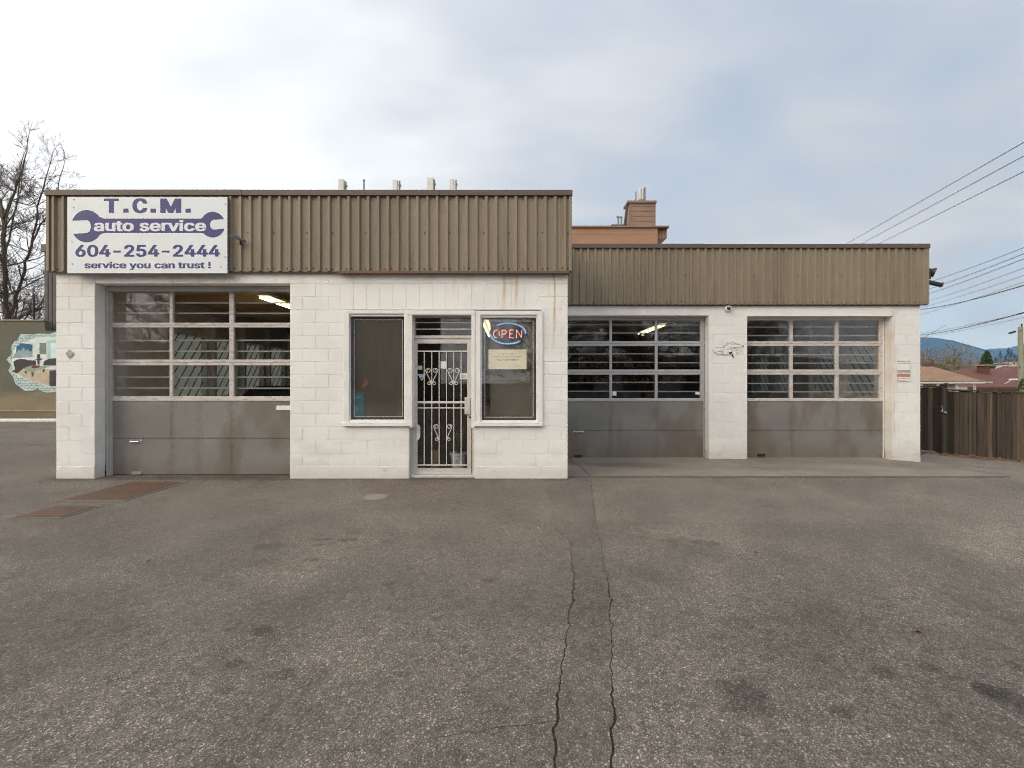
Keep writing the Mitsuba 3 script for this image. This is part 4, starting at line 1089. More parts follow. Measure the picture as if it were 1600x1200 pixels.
# office: counter, pot plant, carton
co = thing('office_counter', 'brown wooden counter inside the office behind the door', 'counter')
obj(co, 'front', bx(-2.2, -.2, 10.4, 10.45, .005, 1.02), 'wood_brown')
obj(co, 'top', bx(-2.25, -.15, 10.3, 10.9, 1.021, 1.06, .006), 'bar_grey')
pp = thing('potted_plant', 'leafy plant in a white pot inside the entry door', 'plant')
pc = (X(716.5, 8.05), 8.05, .005)
obj(pp, 'pot', lathe([(0, 0), (.105, 0), (.135, .27), (.150, .275), (.150, .31), (.128, .31), (.12, .28), (0, .27)], 24, pc), 'pot_white', 30)
lv = []
r3 = np.random.default_rng(3)
for a in range(26):
    t_ = r3.uniform(0, 6.28); l = r3.uniform(.25, .62); el = r3.uniform(.6, 1.45)
    base = np.array(pc) + [0, 0, .28]
    dv = np.array([math.cos(t_) * math.cos(el), math.sin(t_) * math.cos(el), math.sin(el)])
    sd = np.array([-math.sin(t_), math.cos(t_), 0]) * .028
    p1, p2 = base + dv * l * .55, base + dv * l + [0, 0, -.10 * l]
    lv.append(trimesh.Trimesh([base, p1 - sd, p1 + sd, p2], [[0, 1, 2], [1, 3, 2]], process=False))
obj(pp, 'leaves', cat(lv), 'plant_green')
bxk = obj(None, 'cardboard_box', bx(X(674, 8.4), X(687, 8.4), 8.3, 8.5, .005, .30, .006), 'box_card'); tag(bxk, 'tan carton standing on the office floor behind the door grille', 'box')
bxk = obj(None, 'cardboard_box', bx(-.52, -.18, 9.0, 9.3, .005, 1.05, .006), 'box_card'); tag(bxk, 'brown carton stack behind the left edge of the right office window', 'box')
mo = thing('office_monitor', 'dark computer screen on the office counter', 'monitor')
obj(mo, 'screen', bx(-.75, -.25, 10.5, 10.54, 1.18, 1.52, .006), 'black_plastic'); obj(mo, 'stand', bx(-.55, -.45, 10.48, 10.62, 1.061, 1.179), 'black_plastic')
# ------------------------------------------------------------------ left: mural wall, kerb, clad building
YM = 19.0
def mural_paint(p, n, uv):
    x, z = p.x, p.z
    f = fbm(x * 0.9, 1.0, z * 1.1, octaves=4)
    c = mix(mi.Color3f(0.27, 0.205, 0.115), mi.Color3f(0.17, 0.145, 0.10), f)
    grey = smoothstep(-21.6, -20.4, x + (noise(x * 3, z * 3) - 0.5) * 1.0) * smoothstep(0.95, 1.35, z + (noise(x * 2, z * 2) - 0.5) * 0.4)
    c = mix(c, mi.Color3f(0.105, 0.105, 0.08), grey * 0.9)
    top = smoothstep(2.9, 3.5, z + (noise(x * 1.5, 3.0) - 0.5) * 0.6)
    c = mix(c, mi.Color3f(0.125, 0.115, 0.085), top * 0.85)
    low = smoothstep(0.5, 0.25, z)
    return mix(c, mi.Color3f(0.10, 0.085, 0.055), 0.5 * low) * (0.9 + 0.2 * noise(x * 40, z * 40))


mat('mural_wall_paint', mural_paint, 0.8, bump=lambda p, n, uv: 0.006 * fbm(p.x * 14, p.y * 14, p.z * 14))
for nm, c in (('mural_brick', (.43, .55, .52)), ('mural_room', (.60, .66, .60)), ('mural_floor', (.48, .40, .29)), ('mural_picture', (.035, .12, .20)), ('mural_skyline', (.25, .33, .36)), ('mural_green', (.17, .22, .20)), ('mural_curtain', (.38, .52, .52)), ('mural_window', (.60, .72, .74)), ('mural_sofa', (.055, .045, .05)), ('mural_table', (.27, .31, .22)), ('mural_red', (.14, .05, .035)), ('coping_tan', (.30, .24, .17)), ('kerb_white', (.62, .62, .60)), ('grey_cladding', (.105, .095, .088))):
    plain(nm, c, .75, .22, 5)
mw = thing('mural_wall', 'tan stained wall painted with a mural of a living room', 'wall')
mx = lambda a: X(a, YM)
mz = lambda b: Z(b, YM)
wallp = Polygon([(-45, -.3), (-13.5, -.3), (-13.5, mz(517)), (mx(71), mz(517)), (mx(69), mz(502)), (-45, mz(501.5))])
obj(mw, 'wall_body', slab(wallp, YM, .25), 'mural_wall_paint')
obj(mw, 'coping', bx(-45, mx(69.5), YM - .04, YM + .29, mz(501.5), mz(499.5), .01), 'coping_tan')
obj(mw, 'ledge', bx(-45, -13.5, YM - .035, YM - .001, mz(642.5), mz(640.5)), 'coping_tan')
M = lambda a, b: (mx(a / 6.32), mz(490 + b / 6.32))
rr = np.random.default_rng(8)


def rough(pts, amt=.05, step=.16):
    ls = Polygon([M(*p) for p in pts]).exterior
    k = int(ls.length / step)
    o = [np.array(ls.interpolate(i_ / k, True).coords[0]) + rr.normal(0, amt * .5, 2) for i_ in range(k)]
    return Polygon(o).buffer(0)


mu = obj(mw, 'mural', slab(rough([(980, 190), (380, 203), (250, 205), (180, 245), (130, 310), (95, 400), (93, 480), (105, 570), (125, 650), (170, 700), (240, 745), (380, 772), (980, 765)], .09, .22), YM - .004, .0036), 'mural_brick')
room = rough([(980, 232), (420, 236), (300, 250), (230, 290), (160, 330), (135, 380), (128, 430), (120, 510), (135, 560), (160, 600), (250, 640), (400, 700), (470, 716), (980, 722)], .04, .2)
obj(mu, 'room', slab(room, YM - .007, .0028), 'mural_room')
Lr = [('floor', 'mural_floor', [(150, 590), (230, 548), (330, 545), (480, 550), (980, 550), (980, 715), (470, 710), (300, 660)]), ('curtain', 'mural_curtain', [(468, 275), (560, 260), (980, 255), (980, 450), (470, 450)]), ('wall_picture', 'mural_picture', [(165, 325), (215, 292), (322, 306), (322, 430), (132, 436), (160, 385)]), ('wall_picture', 'mural_green', [(392, 290), (460, 288), (460, 402), (392, 402)])]
for nm, m_, l in Lr: obj(mu, nm, slab(Polygon([M(*p) for p in l]), YM - .0095, .0023), m_)
L2 = [('skyline', 'mural_skyline', [(140, 432), (150, 395), (175, 375), (190, 352), (205, 370), (225, 340), (240, 335), (252, 365), (275, 350), (290, 370), (318, 375), (320, 428)]), ('window_view', 'mural_window', [(500, 290), (980, 280), (980, 440), (505, 440)]),
      ('sofa', 'mural_sofa', [(135, 475), (165, 455), (200, 448), (250, 450), (290, 462), (355, 462), (358, 508), (300, 520), (235, 542), (175, 590), (120, 570), (150, 550)]), ('sofa', 'mural_sofa', [(428, 512), (436, 470), (485, 447), (560, 440), (980, 440), (980, 520), (480, 512)]),
      ('table_top', 'mural_table', [(225, 540), (320, 506), (492, 520), (318, 583)]), ('table_leg', 'mural_sofa', [(310, 584), (338, 576), (332, 622), (316, 622)]), ('table_leg', 'mural_sofa', [(425, 552), (445, 545), (440, 580), (425, 580)]), ('table_leg', 'mural_sofa', [(245, 565), (270, 575), (268, 592), (250, 588)]),
      ('lamp', 'mural_sofa', [(366, 420), (370, 402), (396, 402), (402, 432), (392, 448), (420, 440), (418, 455), (394, 460), (392, 505), (372, 505), (372, 462), (345, 450), (372, 448)]), ('cabinet', 'mural_sofa', [(490, 560), (980, 556), (980, 730), (490, 714)]), ('bowl', 'mural_red', [(315, 522), (335, 512), (395, 514), (398, 530), (350, 540), (320, 538)])]
for nm, m_, l in L2: obj(mu, nm, slab(Polygon([M(*p) for p in l]).buffer(0), YM - .0125 - (.002 if nm in ('bowl',) else 0), .0028), m_)
jt = []
ring = Polygon([M(*p) for p in [(980, 195), (380, 208), (250, 212), (185, 250), (136, 315), (102, 400), (100, 480), (112, 570), (130, 645), (175, 695), (245, 738), (380, 765), (980, 760)]]).difference(room.buffer(.03))
for k_ in range(26):
    zz = mz(521 + k_ * 3.9)
    jt.append(LineString([(mx(8), zz), (mx(150), zz)]).buffer(.010).intersection(ring))
    for a in np.arange(8 + (3.5 if k_ % 2 else 0), 150, 7): jt.append(LineString([(mx(a), zz), (mx(a), zz - .1)]).buffer(.010).intersection(ring))
jt = [j_ for g_ in jt for j_ in getattr(g_, 'geoms', [g_]) if j_.area > 0 and j_.geom_type == 'Polygon']
tag(obj(mu, 'brick_joints', cat([slab(j_, YM - .0062, .0022) for j_ in jt]), 'mural_green'), kind='stuff')
kb = obj(None, 'kerb', bx(-45, -7.3, YM - .40, YM - .10, -.2, .10, .03), 'kerb_white')
tag('kerb', 'white painted kerb at the foot of the mural wall', kind='structure')

gb = thing('clad_building', 'dark grey metal clad building behind the mural wall', 'building')
yg2 = 19.6
k = obj(gb, 'wall', bx(X(70.5, yg2), -8.5, yg2, 26, -.2, Z(394, yg2)), 'grey_cladding')
for a in (70.5, 77, 83.5, 90, 97, 104): obj(gb, 'panel', bx(X(a, yg2) + .01, X(a + 6, yg2), yg2 - .05, yg2 - .002, 0, Z(394, yg2), .01), 'grey_cladding')
obj(gb, 'cap', bx(X(68, yg2), -8.4, yg2 - .12, 26, Z(394, yg2) + .002, Z(383, yg2)), 'dark_brown_metal')

# ------------------------------------------------------------------ bare trees
plain('bark', (0.105, 0.078, 0.060), 0.85, 0.3, 6)
plain('bark_mossy', (0.085, 0.078, 0.048), 0.85, 0.35, 4)
plain('twig_brown', (0.15, 0.112, 0.092), 0.85, 0.2, 4)


def bare_tree(seed, stems, levels=4, spread=1.0, dens=1.0, rmin=.0045, up=0.05):
    """stems: polylines (points, r0, r1). Returns (trunk, crown) meshes."""
    r_ = random.Random(seed)
    trunk, crown = [], []

    def rnd(s): return np.array([r_.gauss(0, s) for _ in range(3)])

    def branch(p, d, L, r, lev):
        n_ = max(3, int(L / (.45 if lev < 3 else .28)))
        pts, dd = [p], d / np.linalg.norm(d)
        for _ in range(n_):
            dd = dd + rnd(.10 + .03 * lev) + [0, 0, up * (1 + .5 * (lev > 1))]
            dd /= np.linalg.norm(dd)
            pts.append(pts[-1] + dd * L / n_)
        pts = np.array(pts)
        rad = np.linspace(max(r, rmin), max(r * .25, rmin), len(pts))
        crown.append(tube(pts, rad, 5 if lev < 2 else 3, cap=False))
        if lev >= levels: return
        m_ = int((L * (2.1 if lev < 2 else 3.0)) * dens) + 1
        for q_ in range(m_):
            t_ = r_.uniform(.15, 1) if lev else r_.uniform(.25, 1)
            i_ = min(int(t_ * (len(pts) - 1)), len(pts) - 2)
            base = pts[i_]
            ax = pts[i_ + 1] - pts[i_]; ax /= np.linalg.norm(ax)
            o = rnd(1); o -= ax * o.dot(ax); o /= np.linalg.norm(o)
            an = r_.uniform(.45, 1.0) * spread
            nd = ax * math.cos(an) + o * math.sin(an) + np.array([0, 0, .12])
            branch(base, nd, L * r_.uniform(.30, .55) * (1.15 - .4 * t_), rad[i_] * r_.uniform(.42, .62), lev + 1)

    for pts, r0, r1, nb, bl in stems:
        pts = np.array(pts, float)
        s_ = np.concatenate([[0], np.cumsum(np.linalg.norm(np.diff(pts, axis=0), axis=1))])
        k_ = max(4, int(s_[-1] / .5))
        u_ = np.linspace(0, s_[-1], k_ + 1)
        pp_ = np.stack([np.interp(u_, s_, pts[:, c]) for c in range(3)], 1)
        pp_[1:-1] += np.array([rnd(.03) for _ in range(k_ - 1)])
        rad = r0 + (r1 - r0) * (u_ / u_[-1]) ** .8
        trunk.append(tube(pp_, rad, 8))
        for q_ in range(nb):
            t_ = r_.uniform(.18, 1)
            i_ = min(int(t_ * k_), k_ - 1)
            az = r_.uniform(0, 2 * math.pi)
            el = r_.uniform(.1, .75)
            branch(pp_[i_], np.array([math.cos(az) * math.cos(el), math.sin(az) * math.cos(el), math.sin(el)]), bl * r_.uniform(.6, 1.1) * (1.15 - .55 * t_), rad[i_] * r_.uniform(.28, .5), 1)
        branch(pp_[-1], pp_[-1] - pp_[-2], bl * .8, r1 * .9, 1)
    return cat(trunk), cat(crown)


def put_tree(name, label, ct, tc, loc, s, rz, mats=('bark', 'twig_brown'), group=None):
    k = thing(name, label, ct, group)
    tw = T().translate(list(loc)).rotate([0, 0, 1], rz).scale(s)
    for nm, m_, mt in zip(('trunk', 'crown'), tc, mats):
        if isinstance(m_, str): scene[f'{k}__{nm}'] = {**scene[m_], 'to_world': tw}
        else: obj(k, nm, m_, mt, True, to_world=tw)
    return k


YT = 25.0
tx = lambda a, b, dy=0: (X(a, YT + dy), YT + dy, Z(b, YT + dy))
tA = bare_tree(7, [([tx(12, 640), tx(10, 500), tx(8, 420), tx(5, 342)], .135, .085, 34, 5.2), ([tx(5, 342), tx(18, 312, -.3), tx(27, 290, -.4), tx(38, 250, -.5)], .085, .03, 13, 2.6), ([tx(5, 342), tx(-10, 310, .3), tx(-22, 270, .6)], .085, .03, 11, 3.0), ([tx(8, 400), tx(26, 318, 1.2), tx(36, 245, 1.8)], .05, .02, 9, 2.4)], dens=1.2, rmin=.0065)
put_tree('bare_tree', 'tall leafless tree with mossy upright trunk at the left edge', 'tree', tA, (0, 0, 0), 1, 0, ('bark_mossy', 'twig_brown'))
tB = bare_tree(21, [([tx(12, 640, 1), tx(14, 495, 1), tx(34, 438, 1), tx(46, 391, 1), tx(59, 335, 1), tx(71, 280, 1)], .13, .03, 42, 3.6), ([tx(46, 391, 1), tx(64, 352, 1.5), tx(88, 312, 2), tx(99, 262, 2.3)], .05, .018, 13, 2.0)], dens=1.2, rmin=.0065)
put_tree('bare_tree', 'leafless tree leaning right between the mossy tree and the garage', 'tree', tB, (0, 0, 0), 1, 0)
pole = thing('steel_post', 'thin dark post standing behind the mural wall', 'post')
obj(pole, 'shaft', rod((X(53, 21.5), 21.5, 0), (X(53, 21.5), 21.5, Z(460, 21.5)), .04), 'dark_metal')
obj(pole, 'foot_plate', bx(X(53, 21.5) - .1, X(53, 21.5) + .1, 21.4, 21.6, 0, .02), 'dark_metal')

# ------------------------------------------------------------------ apartment block behind the garage
plain('orange_brick', (0.345, 0.195, 0.125), 0.8, 0.12, 1.2)
plain('penthouse_brown', (0.255, 0.165, 0.125), 0.8, 0.12, 1.0)
plain('penthouse_seam', (0.20, 0.125, 0.095), 0.8, 0.1, 1.0)
plain('antenna_white', (0.62, 0.61, 0.58), 0.6, 0.08, 2)
plain('antenna_grey', (0.22, 0.21, 0.20), 0.6, 0.1, 2)
YP = 32.0
ap = thing('apartment_block', 'orange brown apartment block rising behind the garage roof', 'building')
px_ = lambda a, y=YP: X(a, y)
pz_ = lambda b, y=YP: Z(b, y)
obj(ap, 'wall', bx(-14, px_(1027.5), YP, YP + 16, -1.5, pz_(356.2)), 'orange_brick')
obj(ap, 'parapet_cap', bx(-14.1, px_(1044.8), YP - .14, YP + 16.1, pz_(356), pz_(353.5)), 'penthouse_brown')
cor = Polygon([(px_(1027.7), pz_(356.4)), (px_(1044.3), pz_(356.4)), (px_(1044.3), pz_(370)), (px_(1030), pz_(381)), (px_(1027.7), pz_(381))])
obj(ap, 'corner_canopy', slab(cor, YP + .3, 14), 'orange_brick')
for a in (1031.5, 1035.5, 1040.5): obj(ap, 'canopy_seam', bx(px_(a), px_(a) + .05, YP + .26, YP + .299, pz_(369.5), pz_(357)), 'penthouse_brown')
obj(ap, 'canopy_soffit', slab(Polygon([(px_(1028.2), pz_(370.5)), (px_(1043.5), pz_(370.5)), (px_(1030), pz_(380.5)), (px_(1028.2), pz_(380.5))]), YP + .27, .028), 'dark_brown_metal')
obj(ap, 'wall_joint', bx(-14, px_(1027.3), YP - .012, YP - .001, pz_(366) - .012, pz_(366) + .012), 'penthouse_brown')
yh = YP + 2
obj(ap, 'penthouse', bx(X(984, yh), X(1024.5, yh), yh, yh + 1.1, pz_(356), Z(317.5, yh)), 'penthouse_brown')
pe = f'{ap}__penthouse'
obj(pe, 'cap', bx(X(980, yh), X(1025.5, yh), yh - .12, yh + 1.2, Z(317.4, yh), Z(314.2, yh)), 'penthouse_brown')
for b in (322.5, 330, 338, 346): obj(pe, 'board_joint', bx(X(984, yh), X(1024.5, yh), yh - .02, yh - .001, Z(b, yh) - .012, Z(b, yh) + .012), 'penthouse_seam')
obj(pe, 'corner_board', bx(X(983.5, yh), X(985.5, yh), yh - .04, yh - .021, pz_(354), Z(317.6, yh)), 'penthouse_brown')
obj(ap, 'ladder', cat([rod((X(974, yh), yh, pz_(353)), (X(979.5, yh), yh, Z(320, yh)), .07), rod((X(976.5, yh), yh, pz_(353)), (X(980.5, yh), yh, Z(322, yh)), .05)]), 'dark_metal')
obj(ap, 'roof_hatch', bx(X(956, yh), X(980, yh), yh, yh + 1, pz_(354), Z(350.5, yh)), 'dark_metal')
for a, t_ in ((966, 338), (971, 338.5)): obj(ap, 'vent_pipe', cat([rod((X(a, yh), yh, pz_(354)), (X(a, yh), yh, Z(t_, yh)), .06), bx(X(a, yh) - .12, X(a, yh) + .06, yh - .08, yh + .08, Z(t_ + 2, yh), Z(t_, yh))]), 'antenna_grey')
obj(ap, 'penthouse', bx(X(505, yh), X(740, yh), yh, yh + 6, pz_(356), Z(312, yh)), 'penthouse_brown')
for a, t_, b_, kind in ((993.5, 299, 314.2, 'pole'), (1000, 292.5, 314.2, 'panel'), (1003.5, 293, 314.2, 'panel'), (1007.5, 292, 314.2, 'panel')):
    k = thing('antenna_mast', {993.5: 'short dark antenna pipe leftmost on the brown rooftop box', 1000: 'pale antenna panel second from left on the brown rooftop box', 1003.5: 'pale antenna panel third from left on the brown rooftop box', 1007.5: 'grey antenna panel rightmost on the brown rooftop box'}[a], 'antenna')
    y_ = yh + .6
    obj(k, 'pole', rod((X(a + 1, y_), y_ + .2, Z(b_ + 2, y_)), (X(a + 1, y_), y_ + .2, Z(t_ - .4, y_)), .05), 'antenna_grey')
    obj(k, 'panel', bx(X(a - (1.3 if kind == 'panel' else .6), y_), X(a + (.9 if kind == 'panel' else .4), y_), y_ - .1, y_ + .14, Z(b_ - 2, y_), Z(t_ + .6, y_), .02), 'antenna_white' if a in (1000, 1003.5) else 'antenna_grey')
lb = ['white antenna box leftmost above the front fascia', 'thin dark pipe above the front fascia between two white boxes', 'white antenna box second from left above the front fascia', 'white antenna box third from left above the front fascia', 'grey white antenna box rightmost above the front fascia']
for (a, b, t_, pa, pt), l_ in zip(((528, 537, 279, 539, 282), (567.5, 569.8, 281.5, 0, 0), (613, 621, 280.2, 623.5, 281), (666.5, 677, 276.5, 678, 279), (702, 709, 278.5, 712, 279.5)), lb):
    k = thing('roof_antenna', l_, 'antenna')
    y_ = yh + .5
    if pa:
        obj(k, 'panel', bx(X(a, y_), X(b, y_), y_, y_ + .35, Z(312, y_) + .01, Z(t_, y_), .03), 'antenna_white' if a < 700 else 'antenna_white')
        obj(k, 'pole', rod((X(pa, y_), y_ + .2, Z(312, y_)), (X(pa, y_), y_ + .2, Z(pt, y_)), .055), 'antenna_grey')
        obj(k, 'clamp', bx(X(pa - 1, y_), X(pa + 2, y_), y_ + .1, y_ + .3, Z(pt + 8, y_), Z(pt + 5.5, y_)), 'antenna_grey')
    else:
        obj(k, 'pipe', rod((X(568.6, y_), y_, Z(312, y_)), (X(568.6, y_), y_, Z(t_, y_)), .06), 'antenna_grey')
        obj(k, 'pipe_cap', bx(X(567.2, y_), X(570, y_), y_ - .08, y_ + .08, Z(t_ + 1.2, y_), Z(t_ - .6, y_)), 'antenna_grey')

# ------------------------------------------------------------------ right: fence
def weathered(p, n, uv):
    r_ = cell_rand(dr.floor((p.x * 0.958 + p.y * 0.287 + 40) / 0.15))
    g = noise(p.x * 46, p.y * 46, p.z * 1.4)
    c = mix(mi.Color3f(0.034, 0.023, 0.016), mi.Color3f(0.165, 0.122, 0.085), dr.clip(0.18 + 0.55 * g * (0.4 + r_) + 0.2 * (noise(p.x * 9, p.y * 9, p.z * 2) - 0.5), 0, 1))
    return c * (0.54 + 0.34 * r_)


WB = lambda p, n, uv: 0.004 * noise(p.x * 70, p.y * 70, p.z * 2)
mat('weathered_wood', weathered, 0.85, bump=WB)
mat('weathered_wood_dark', lambda p, n, uv: weathered(p, n, uv) * 0.5, 0.85, bump=WB)
mat('weathered_wood_pale', lambda p, n, uv: weathered(p, n, uv) * mi.Color3f(1.45, 1.42, 1.38), 0.85, bump=WB)
WV = ('weathered_wood', 'weathered_wood', 'weathered_wood_dark', 'weathered_wood_dark', 'weathered_wood_pale')
fe = thing('board_fence', 'dark weathered vertical board fence right of the garage', 'fence')
fg = thing('fence_gate', 'dark weathered board gate next to the garage corner', 'gate')
r4 = random.Random(9)
fx0, fy0 = X(1474, 13.0), 13.0
fdir = np.array([.9995, -.03]); fdir /= np.linalg.norm(fdir)
s_ = 0.0
while s_ < 10.5:
    w_ = r4.choice((.10, .12, .13, .14, .155))
    x_, y_ = fx0 + fdir[0] * s_, fy0 + fdir[1] * s_
    zb_g = float(ground_z(x_, y_))
    zt_ = 1.345 - .036 * s_ + r4.uniform(-.015, .012) - .05
    m = bx(0, w_ - r4.uniform(.003, .010), r4.uniform(0, .008), .024, zb_g + r4.uniform(-.02, .06), zt_, .004)
    m.apply_transform(trimesh.transformations.rotation_matrix(math.atan2(fdir[1], fdir[0]) + r4.uniform(-.01, .01), [0, 0, 1])); m.apply_translation((x_, y_, 0))
    obj(fe, 'board', m, r4.choice(WV))
    s_ += w_
e_ = np.array([fx0 + fdir[0] * 10.5, fy0 + fdir[1] * 10.5])
ang = math.atan2(fdir[1], fdir[0])
def frail(L, z0, z1, dz, y0=.03, y1=.09):
    m = bx(0, L, y0, y1, z0, z1, .006); v = m.vertices; v[:, 2] += -.036 * v[:, 0] + dz; m.vertices = v
    m.apply_transform(trimesh.transformations.rotation_matrix(ang, [0, 0, 1])); m.apply_translation((fx0, fy0, 0)); return m
obj(fe, 'cap_rail', frail(10.5, 1.302, 1.345, 0, -.035, .075), 'weathered_wood')
obj(fe, 'rail', frail(10.5, .95, 1.04, 0), 'weathered_wood'); obj(fe, 'rail', frail(10.5, -.15, -.06, 0), 'weathered_wood')
for q_ in (0.0, 2.55, 5.1, 7.65):
    x_, y_ = fx0 + fdir[0] * q_, fy0 + fdir[1] * q_
    obj(fe, 'post', bx(x_ - .06, x_ + .05, y_ - (.03 if q_ == 0 else -.09), y_ + .18, float(ground_z(x_, y_)) - .2, 1.385 - .036 * q_ - (.0 if q_ == 0 else .09), .008), 'weathered_wood')
s_ = X(1434, 13.05)
while s_ < fx0 - .12:
    w_ = min(r4.choice((.135, .15, .16)), fx0 - .065 - s_)
    obj(fg, 'board', bx(s_, s_ + w_ - .006, 13.04 + r4.uniform(0, .006), 13.065, float(ground_z(s_, 13)) + .06, 1.372 + r4.uniform(-.012, .012), .004), r4.choice(WV))
    s_ += w_
obj(fg, 'cap_rail', bx(X(1434, 13), fx0 - .07, 13.0, 13.1, 1.385, 1.425, .006), 'weathered_wood')
obj(fg, 'rail', bx(X(1434, 13), fx0 - .07, 13.068, 13.12, .9, 1.0), 'weathered_wood')
kn = (X(1477, 12.93), 12.93, Z(644.5, 12.93))
obj(fg, 'latch_knob', cat([trimesh.creation.icosphere(2, .030).apply_translation(kn), rod((kn[0], 12.94, kn[2]), (kn[0], 13.0, kn[2]), .012)]), 'chrome_worn', 30)
obj(fg, 'latch_loop', tube([(X(a, 12.95), 12.95, Z(b, 12.95)) for a, b in ((1470, 634), (1473, 637), (1472.5, 641), (1470, 642.5), (1476, 644))], .010, 6), 'chrome_worn', 30)
# dirt, leaves and weeds along the foot of the fence
vv, ff = [], []
for q_ in range(2600):
    x_ = rng.uniform(9.0, 21); y_ = 12.9 - abs(rng.normal(0, .32)) + (-.03 * max(0, x_ - fx0))
    z_ = float(ground_z(x_, y_)) + .006
    a = rng.uniform(0, 6.28); l = rng.uniform(.015, .05)
    k_ = len(vv)
    vv += [(x_ - l * math.cos(a), y_ - l * math.sin(a), z_ + rng.uniform(0, .01)), (x_ + l * math.cos(a), y_ + l * math.sin(a), z_ + rng.uniform(0, .03)), (x_ - l * .5 * math.sin(a), y_ + l * .5 * math.cos(a), z_ + rng.uniform(0, .05))]
    ff.append((k_, k_ + 1, k_ + 2))
obj(None, 'leaf_litter', (np.array(vv), np.array(ff)), 'dead_leaf'); tag('leaf_litter', 'brown leaves and dirt along the foot of the fence', 'leaf litter', kind='stuff')

# ------------------------------------------------------------------ houses, pergola, pole, wires
plain('roof_tan_shingle', (0.19, 0.118, 0.078), 0.85, 0.25, 3.5)
plain('roof_red_shingle', (0.105, 0.048, 0.040), 0.85, 0.28, 3.0)
plain('stucco_cream', (0.50, 0.44, 0.32), 0.8, 0.08, 1)
plain('white_wood', (0.62, 0.62, 0.60), 0.7, 0.08, 2)
plain('chimney_brick', (0.12, 0.05, 0.04), 0.85, 0.2, 5)
plain('pole_wood', (0.26, 0.25, 0.17), 0.85, 0.25, 5)
plain('wire_black', (0.025, 0.025, 0.028), 0.7, 0.1, 2)
plain('window_dark', (0.04, 0.045, 0.05), 0.3, 0.1, 2)


def hip(x0, x1, y0, y1, ze, zr, ra, rb, over=.35):
    """Hip roof: eaves at ze, ridge from ra to rb (x) at zr."""
    x0, x1, y0, y1 = x0 - over, x1 + over, y0 - over, y1 + over
    ym = (y0 + y1) / 2
    v = [(x0, y0, ze), (x1, y0, ze), (x1, y1, ze), (x0, y1, ze), (ra, ym, zr), (rb, ym, zr), (x0, y0, ze - .18), (x1, y0, ze - .18), (x1, y1, ze - .18), (x0, y1, ze - .18)]
    f = [(0, 1, 5), (0, 5, 4), (1, 2, 5), (2, 3, 4), (2, 4, 5), (3, 0, 4), (6, 7, 1), (6, 1, 0), (7, 8, 2), (7, 2, 1), (8, 9, 3), (8, 3, 2), (9, 6, 0), (9, 0, 3), (7, 6, 9), (7, 9, 8)]
    return trimesh.Trimesh(v, f, process=False)


def shingle_rows(y0, ze, zr, ym, x0, x1, rows, m_):
    return None


YH1 = 27.0
h1 = thing('bungalow', 'cream bungalow with tan shingle roof behind the fence', 'house')
xa, xb = X(1405, YH1), X(1536, YH1 + .0)
obj(h1, 'wall', bx(xa, xb - 1.2, YH1 + .4, YH1 + 8, -2, Z(596.5, YH1)), 'stucco_cream')
obj(h1, 'roof', hip(xa, xb - .4, YH1 + .3, YH1 + 8.1, Z(595.5, YH1), Z(572.5, YH1 + 4), xa + 1.5, X(1462, YH1 + 4)), 'roof_tan_shingle')
obj(h1, 'gutter', bx(xa - .3, xb - .1, YH1 - .12, YH1 - .052, Z(597.6, YH1), Z(595.8, YH1)), 'dark_brown_metal')
obj(h1, 'roof_vent', bx(X(1454, YH1 + 2), X(1459, YH1 + 2), YH1 + 2, YH1 + 2.3, Z(585, YH1 + 2), Z(581.5, YH1 + 2)), 'coping_tan')
obj(h1, 'window', bx(X(1478, YH1), X(1489, YH1), YH1 + .36, YH1 + .398, Z(612, YH1), Z(600, YH1)), 'window_dark')
YH2 = 36.0
h2 = thing('bungalow', 'house with long dark red roof and brick chimney behind the pergola', 'house')
obj(h2, 'wall', bx(X(1500, YH2), X(1640, YH2), YH2 + .4, YH2 + 10, -2.5, Z(605, YH2)), 'stucco_cream')
obj(h2, 'roof', hip(X(1487, YH2), X(1650, YH2), YH2, YH2 + 10, Z(604.5, YH2), Z(575.8, YH2 + 5), X(1508, YH2 + 5), X(1600, YH2 + 5)), 'roof_red_shingle')
obj(h2, 'chimney', bx(X(1541, YH2 + 3), X(1547, YH2 + 3), YH2 + 3, YH2 + 3.8, 1.5, Z(571.5, YH2 + 3)), 'chimney_brick')
obj(f'{h2}__chimney', 'cap', bx(X(1538.5, YH2 + 3), X(1551, YH2 + 3), YH2 + 2.9, YH2 + 3.9, Z(571.4, YH2 + 3), Z(569.6, YH2 + 3)), 'coping_tan')
YPG = 23.0
pg = thing('pergola', 'white wooden pergola standing between the fence and the houses', 'pergola')
gz_ = lambda b: Z(b, YPG)
for dy in (0, 2.2):
    obj(pg, 'beam', bx(X(1485, YPG), X(1540, YPG), YPG + dy, YPG + dy + .1, gz_(600), gz_(598), .01), 'white_wood')
for a in (1499.5, 1527.5):
    for dy in (0.1, 2.1): obj(pg, 'post', bx(X(a - .9, YPG), X(a + .9, YPG), YPG + dy, YPG + dy + .1, -2, gz_(600) - .002), 'white_wood')
for a in np.linspace(1486, 1539, 12): obj(pg, 'rafter', bx(X(a, YPG) - .025, X(a, YPG) + .025, YPG - .35, YPG + 2.6, gz_(598) + .002, gz_(596.7)), 'white_wood')
obj(pg, 'railing', bx(X(1508, YPG), X(1521, YPG), YPG + .3, YPG + .36, -1.5, gz_(604.5)), 'white_wood')

